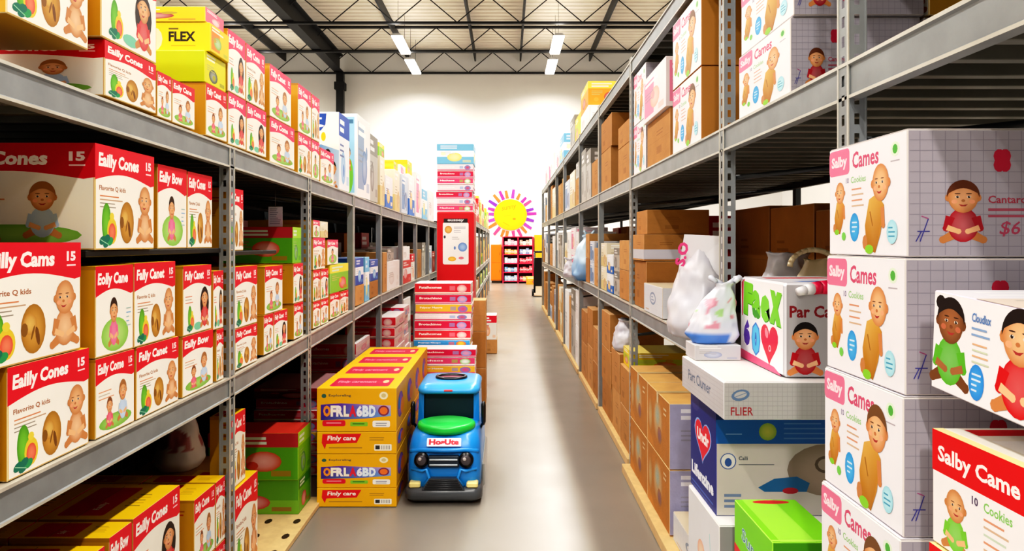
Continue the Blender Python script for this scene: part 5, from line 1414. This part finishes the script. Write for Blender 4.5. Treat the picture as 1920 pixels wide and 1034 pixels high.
def cabinet(name, label, x0, x1, h, c, y=27.2):
    o = empty(name, ((x0 + x1) / 2, y, 0)); tag(o, label, 'cabinet'); w = (x1 - x0) / 2
    mb = MB(); mb.box(-w, 0, .1, w, .45, h, {'d': c, 'e': mixc(c, '#ffffff', .3)}, b=.005); mb.build('cabinet_body', M_CARD, o)
    mb = MB(); mb.box(-w + .03, .04, .004, w - .03, .42, .1, '#3a2a1a', b=.003); mb.build('plinth', M_CARD, o)
    for k_ in range(2):
        mb = MB(); z0 = .13 + (h - .16) / 2 * k_; mb.box(-w + .02, -.018, z0, w - .02, -.001, z0 + (h - .18) / 2, c, b=.004); d_ = mb.build('door', M_CARD, o)
        mb = MB(); mb.tube((w - .07, -.03, z0 + .3), (w - .07, -.03, z0 + .42), .008, '#8a6a2a', n=6); mb.build('handle', M_CARD, d_)
cabinet('storage_cabinet', 'orange cabinet against the back wall beside the red bookcase', -.62, -.2, 1.52, '#ea7a06')
cabinet('storage_cabinet', 'yellow cabinet by the back wall between red bookcase and brown rack', 1.09, 1.45, 1.9, '#f0b41a')
carton('gA', .75, 1.25, 26.3, 26.7, .004, .3, 'px', None, label='low yellow and orange carton on floor before the red bookcase')
# sun painting on the wall
A = Art(2.1, 2.1); r_ = random.Random(2)
for i in range(22):
    a = 2 * PI * i / 22 + r_.uniform(-.05, .05); l0, l1 = .66, r_.uniform(.9, 1.05); w_ = .1
    c = r_.choice(['#b83aa0', '#8a3ab8', '#d8508a', '#e8803a', '#b04ab0'])
    A.poly([(1.05 + l0 * math.cos(a - w_), 1.05 + l0 * math.sin(a - w_)), (1.05 + l1 * math.cos(a - w_ * .5), 1.05 + l1 * math.sin(a - w_ * .5)), (1.05 + l1 * math.cos(a + w_ * .5), 1.05 + l1 * math.sin(a + w_ * .5)), (1.05 + l0 * math.cos(a + w_), 1.05 + l0 * math.sin(a + w_))], c)
A.up(); A.ell(1.05, 1.05, .66, .62, '#f0c404', c2='#f8e004', n=36)
A.up(); A.text('sunny', .72, 1.15, .2, '#c88a04', w=.6, bold=.0, rot=10, shear=.3); A.ell(1.2, .88, .07, .05, '#c89a0a', n=10); A.line(.75, .75, 1.0, .62, .03, '#d8b00a'); A.line(.8, 1.0, 1.1, 1.03, .02, '#e0b80a')
mb = MB(); mb.art(A, (-.9, 27.693, 1.66), (1, 0, 0), (0, 0, 1), (0, -1, 0), 2.1, 2.1, eps=.002); sun = mb.build('sun_picture', M_CARD)
tag(sun, 'yellow sun painting with pink and purple rays on the back wall', 'wall painting')
# pastel paper flowers around the cabinet tops
# hand truck parked beyond the rack end
ht = empty('hand_truck', (.90, 20.6, 0)); tag(ht, 'black hand truck standing past the far end of the brown rack', 'hand truck')
mb = MB()
for sx in (-.07, .18): mb.tube((sx, 0, .1), (sx, .1, 1.32), .03, '#141416', n=10)
mb.tube((-.07, .1, 1.32), (.18, .1, 1.32), .03, '#141416', n=10); mb.box(-.07, .0, .3, .18, .05, 1.15, '#17171a', b=.004); mb.build('frame', M_PLASTIC, ht)
mb = MB(); mb.box(-.12, -.3, .01, .2, 0, .03, '#141416', b=.004); mb.build('toe_plate', M_PLASTIC, ht)
for sx in (-.12, .22):
    mb = MB(); mb.tube((sx - .03, .05, .11), (sx + .03, .05, .11), .105, '#101012', n=18); mb.build('wheel', M_PLASTIC, ht)
# white price notice inside the red-box rack
nt_ = empty('paper_notice', (-1.43, 4.16, 1.69)); tag(nt_, 'white printed paper notice hanging inside the red-box rack', 'notice')
A = Art(.2, .26); A.rect(0, 0, .2, .26, '#e4e8f2'); A.up(); A.lines(.02, .235, .16, 9, .024, .008, [C('#9aa4bc')], 4)
mb = MB(); mb.box(0, 0, .005, .085, .002, .125, '#e4e8f2', b=.0005); mb.art(A, (0, 0, .005), (1, 0, 0), (0, 0, 1), (0, -1, 0), .085, .12); mb.build('notice_sheet', M_CARD, nt_)
mb = MB(); mb.tube((.042, .001, .122), (.042, .001, .222), .002, '#8a8a8a', n=5); mb.build('notice_string', M_CARD, nt_)
label_shelves()
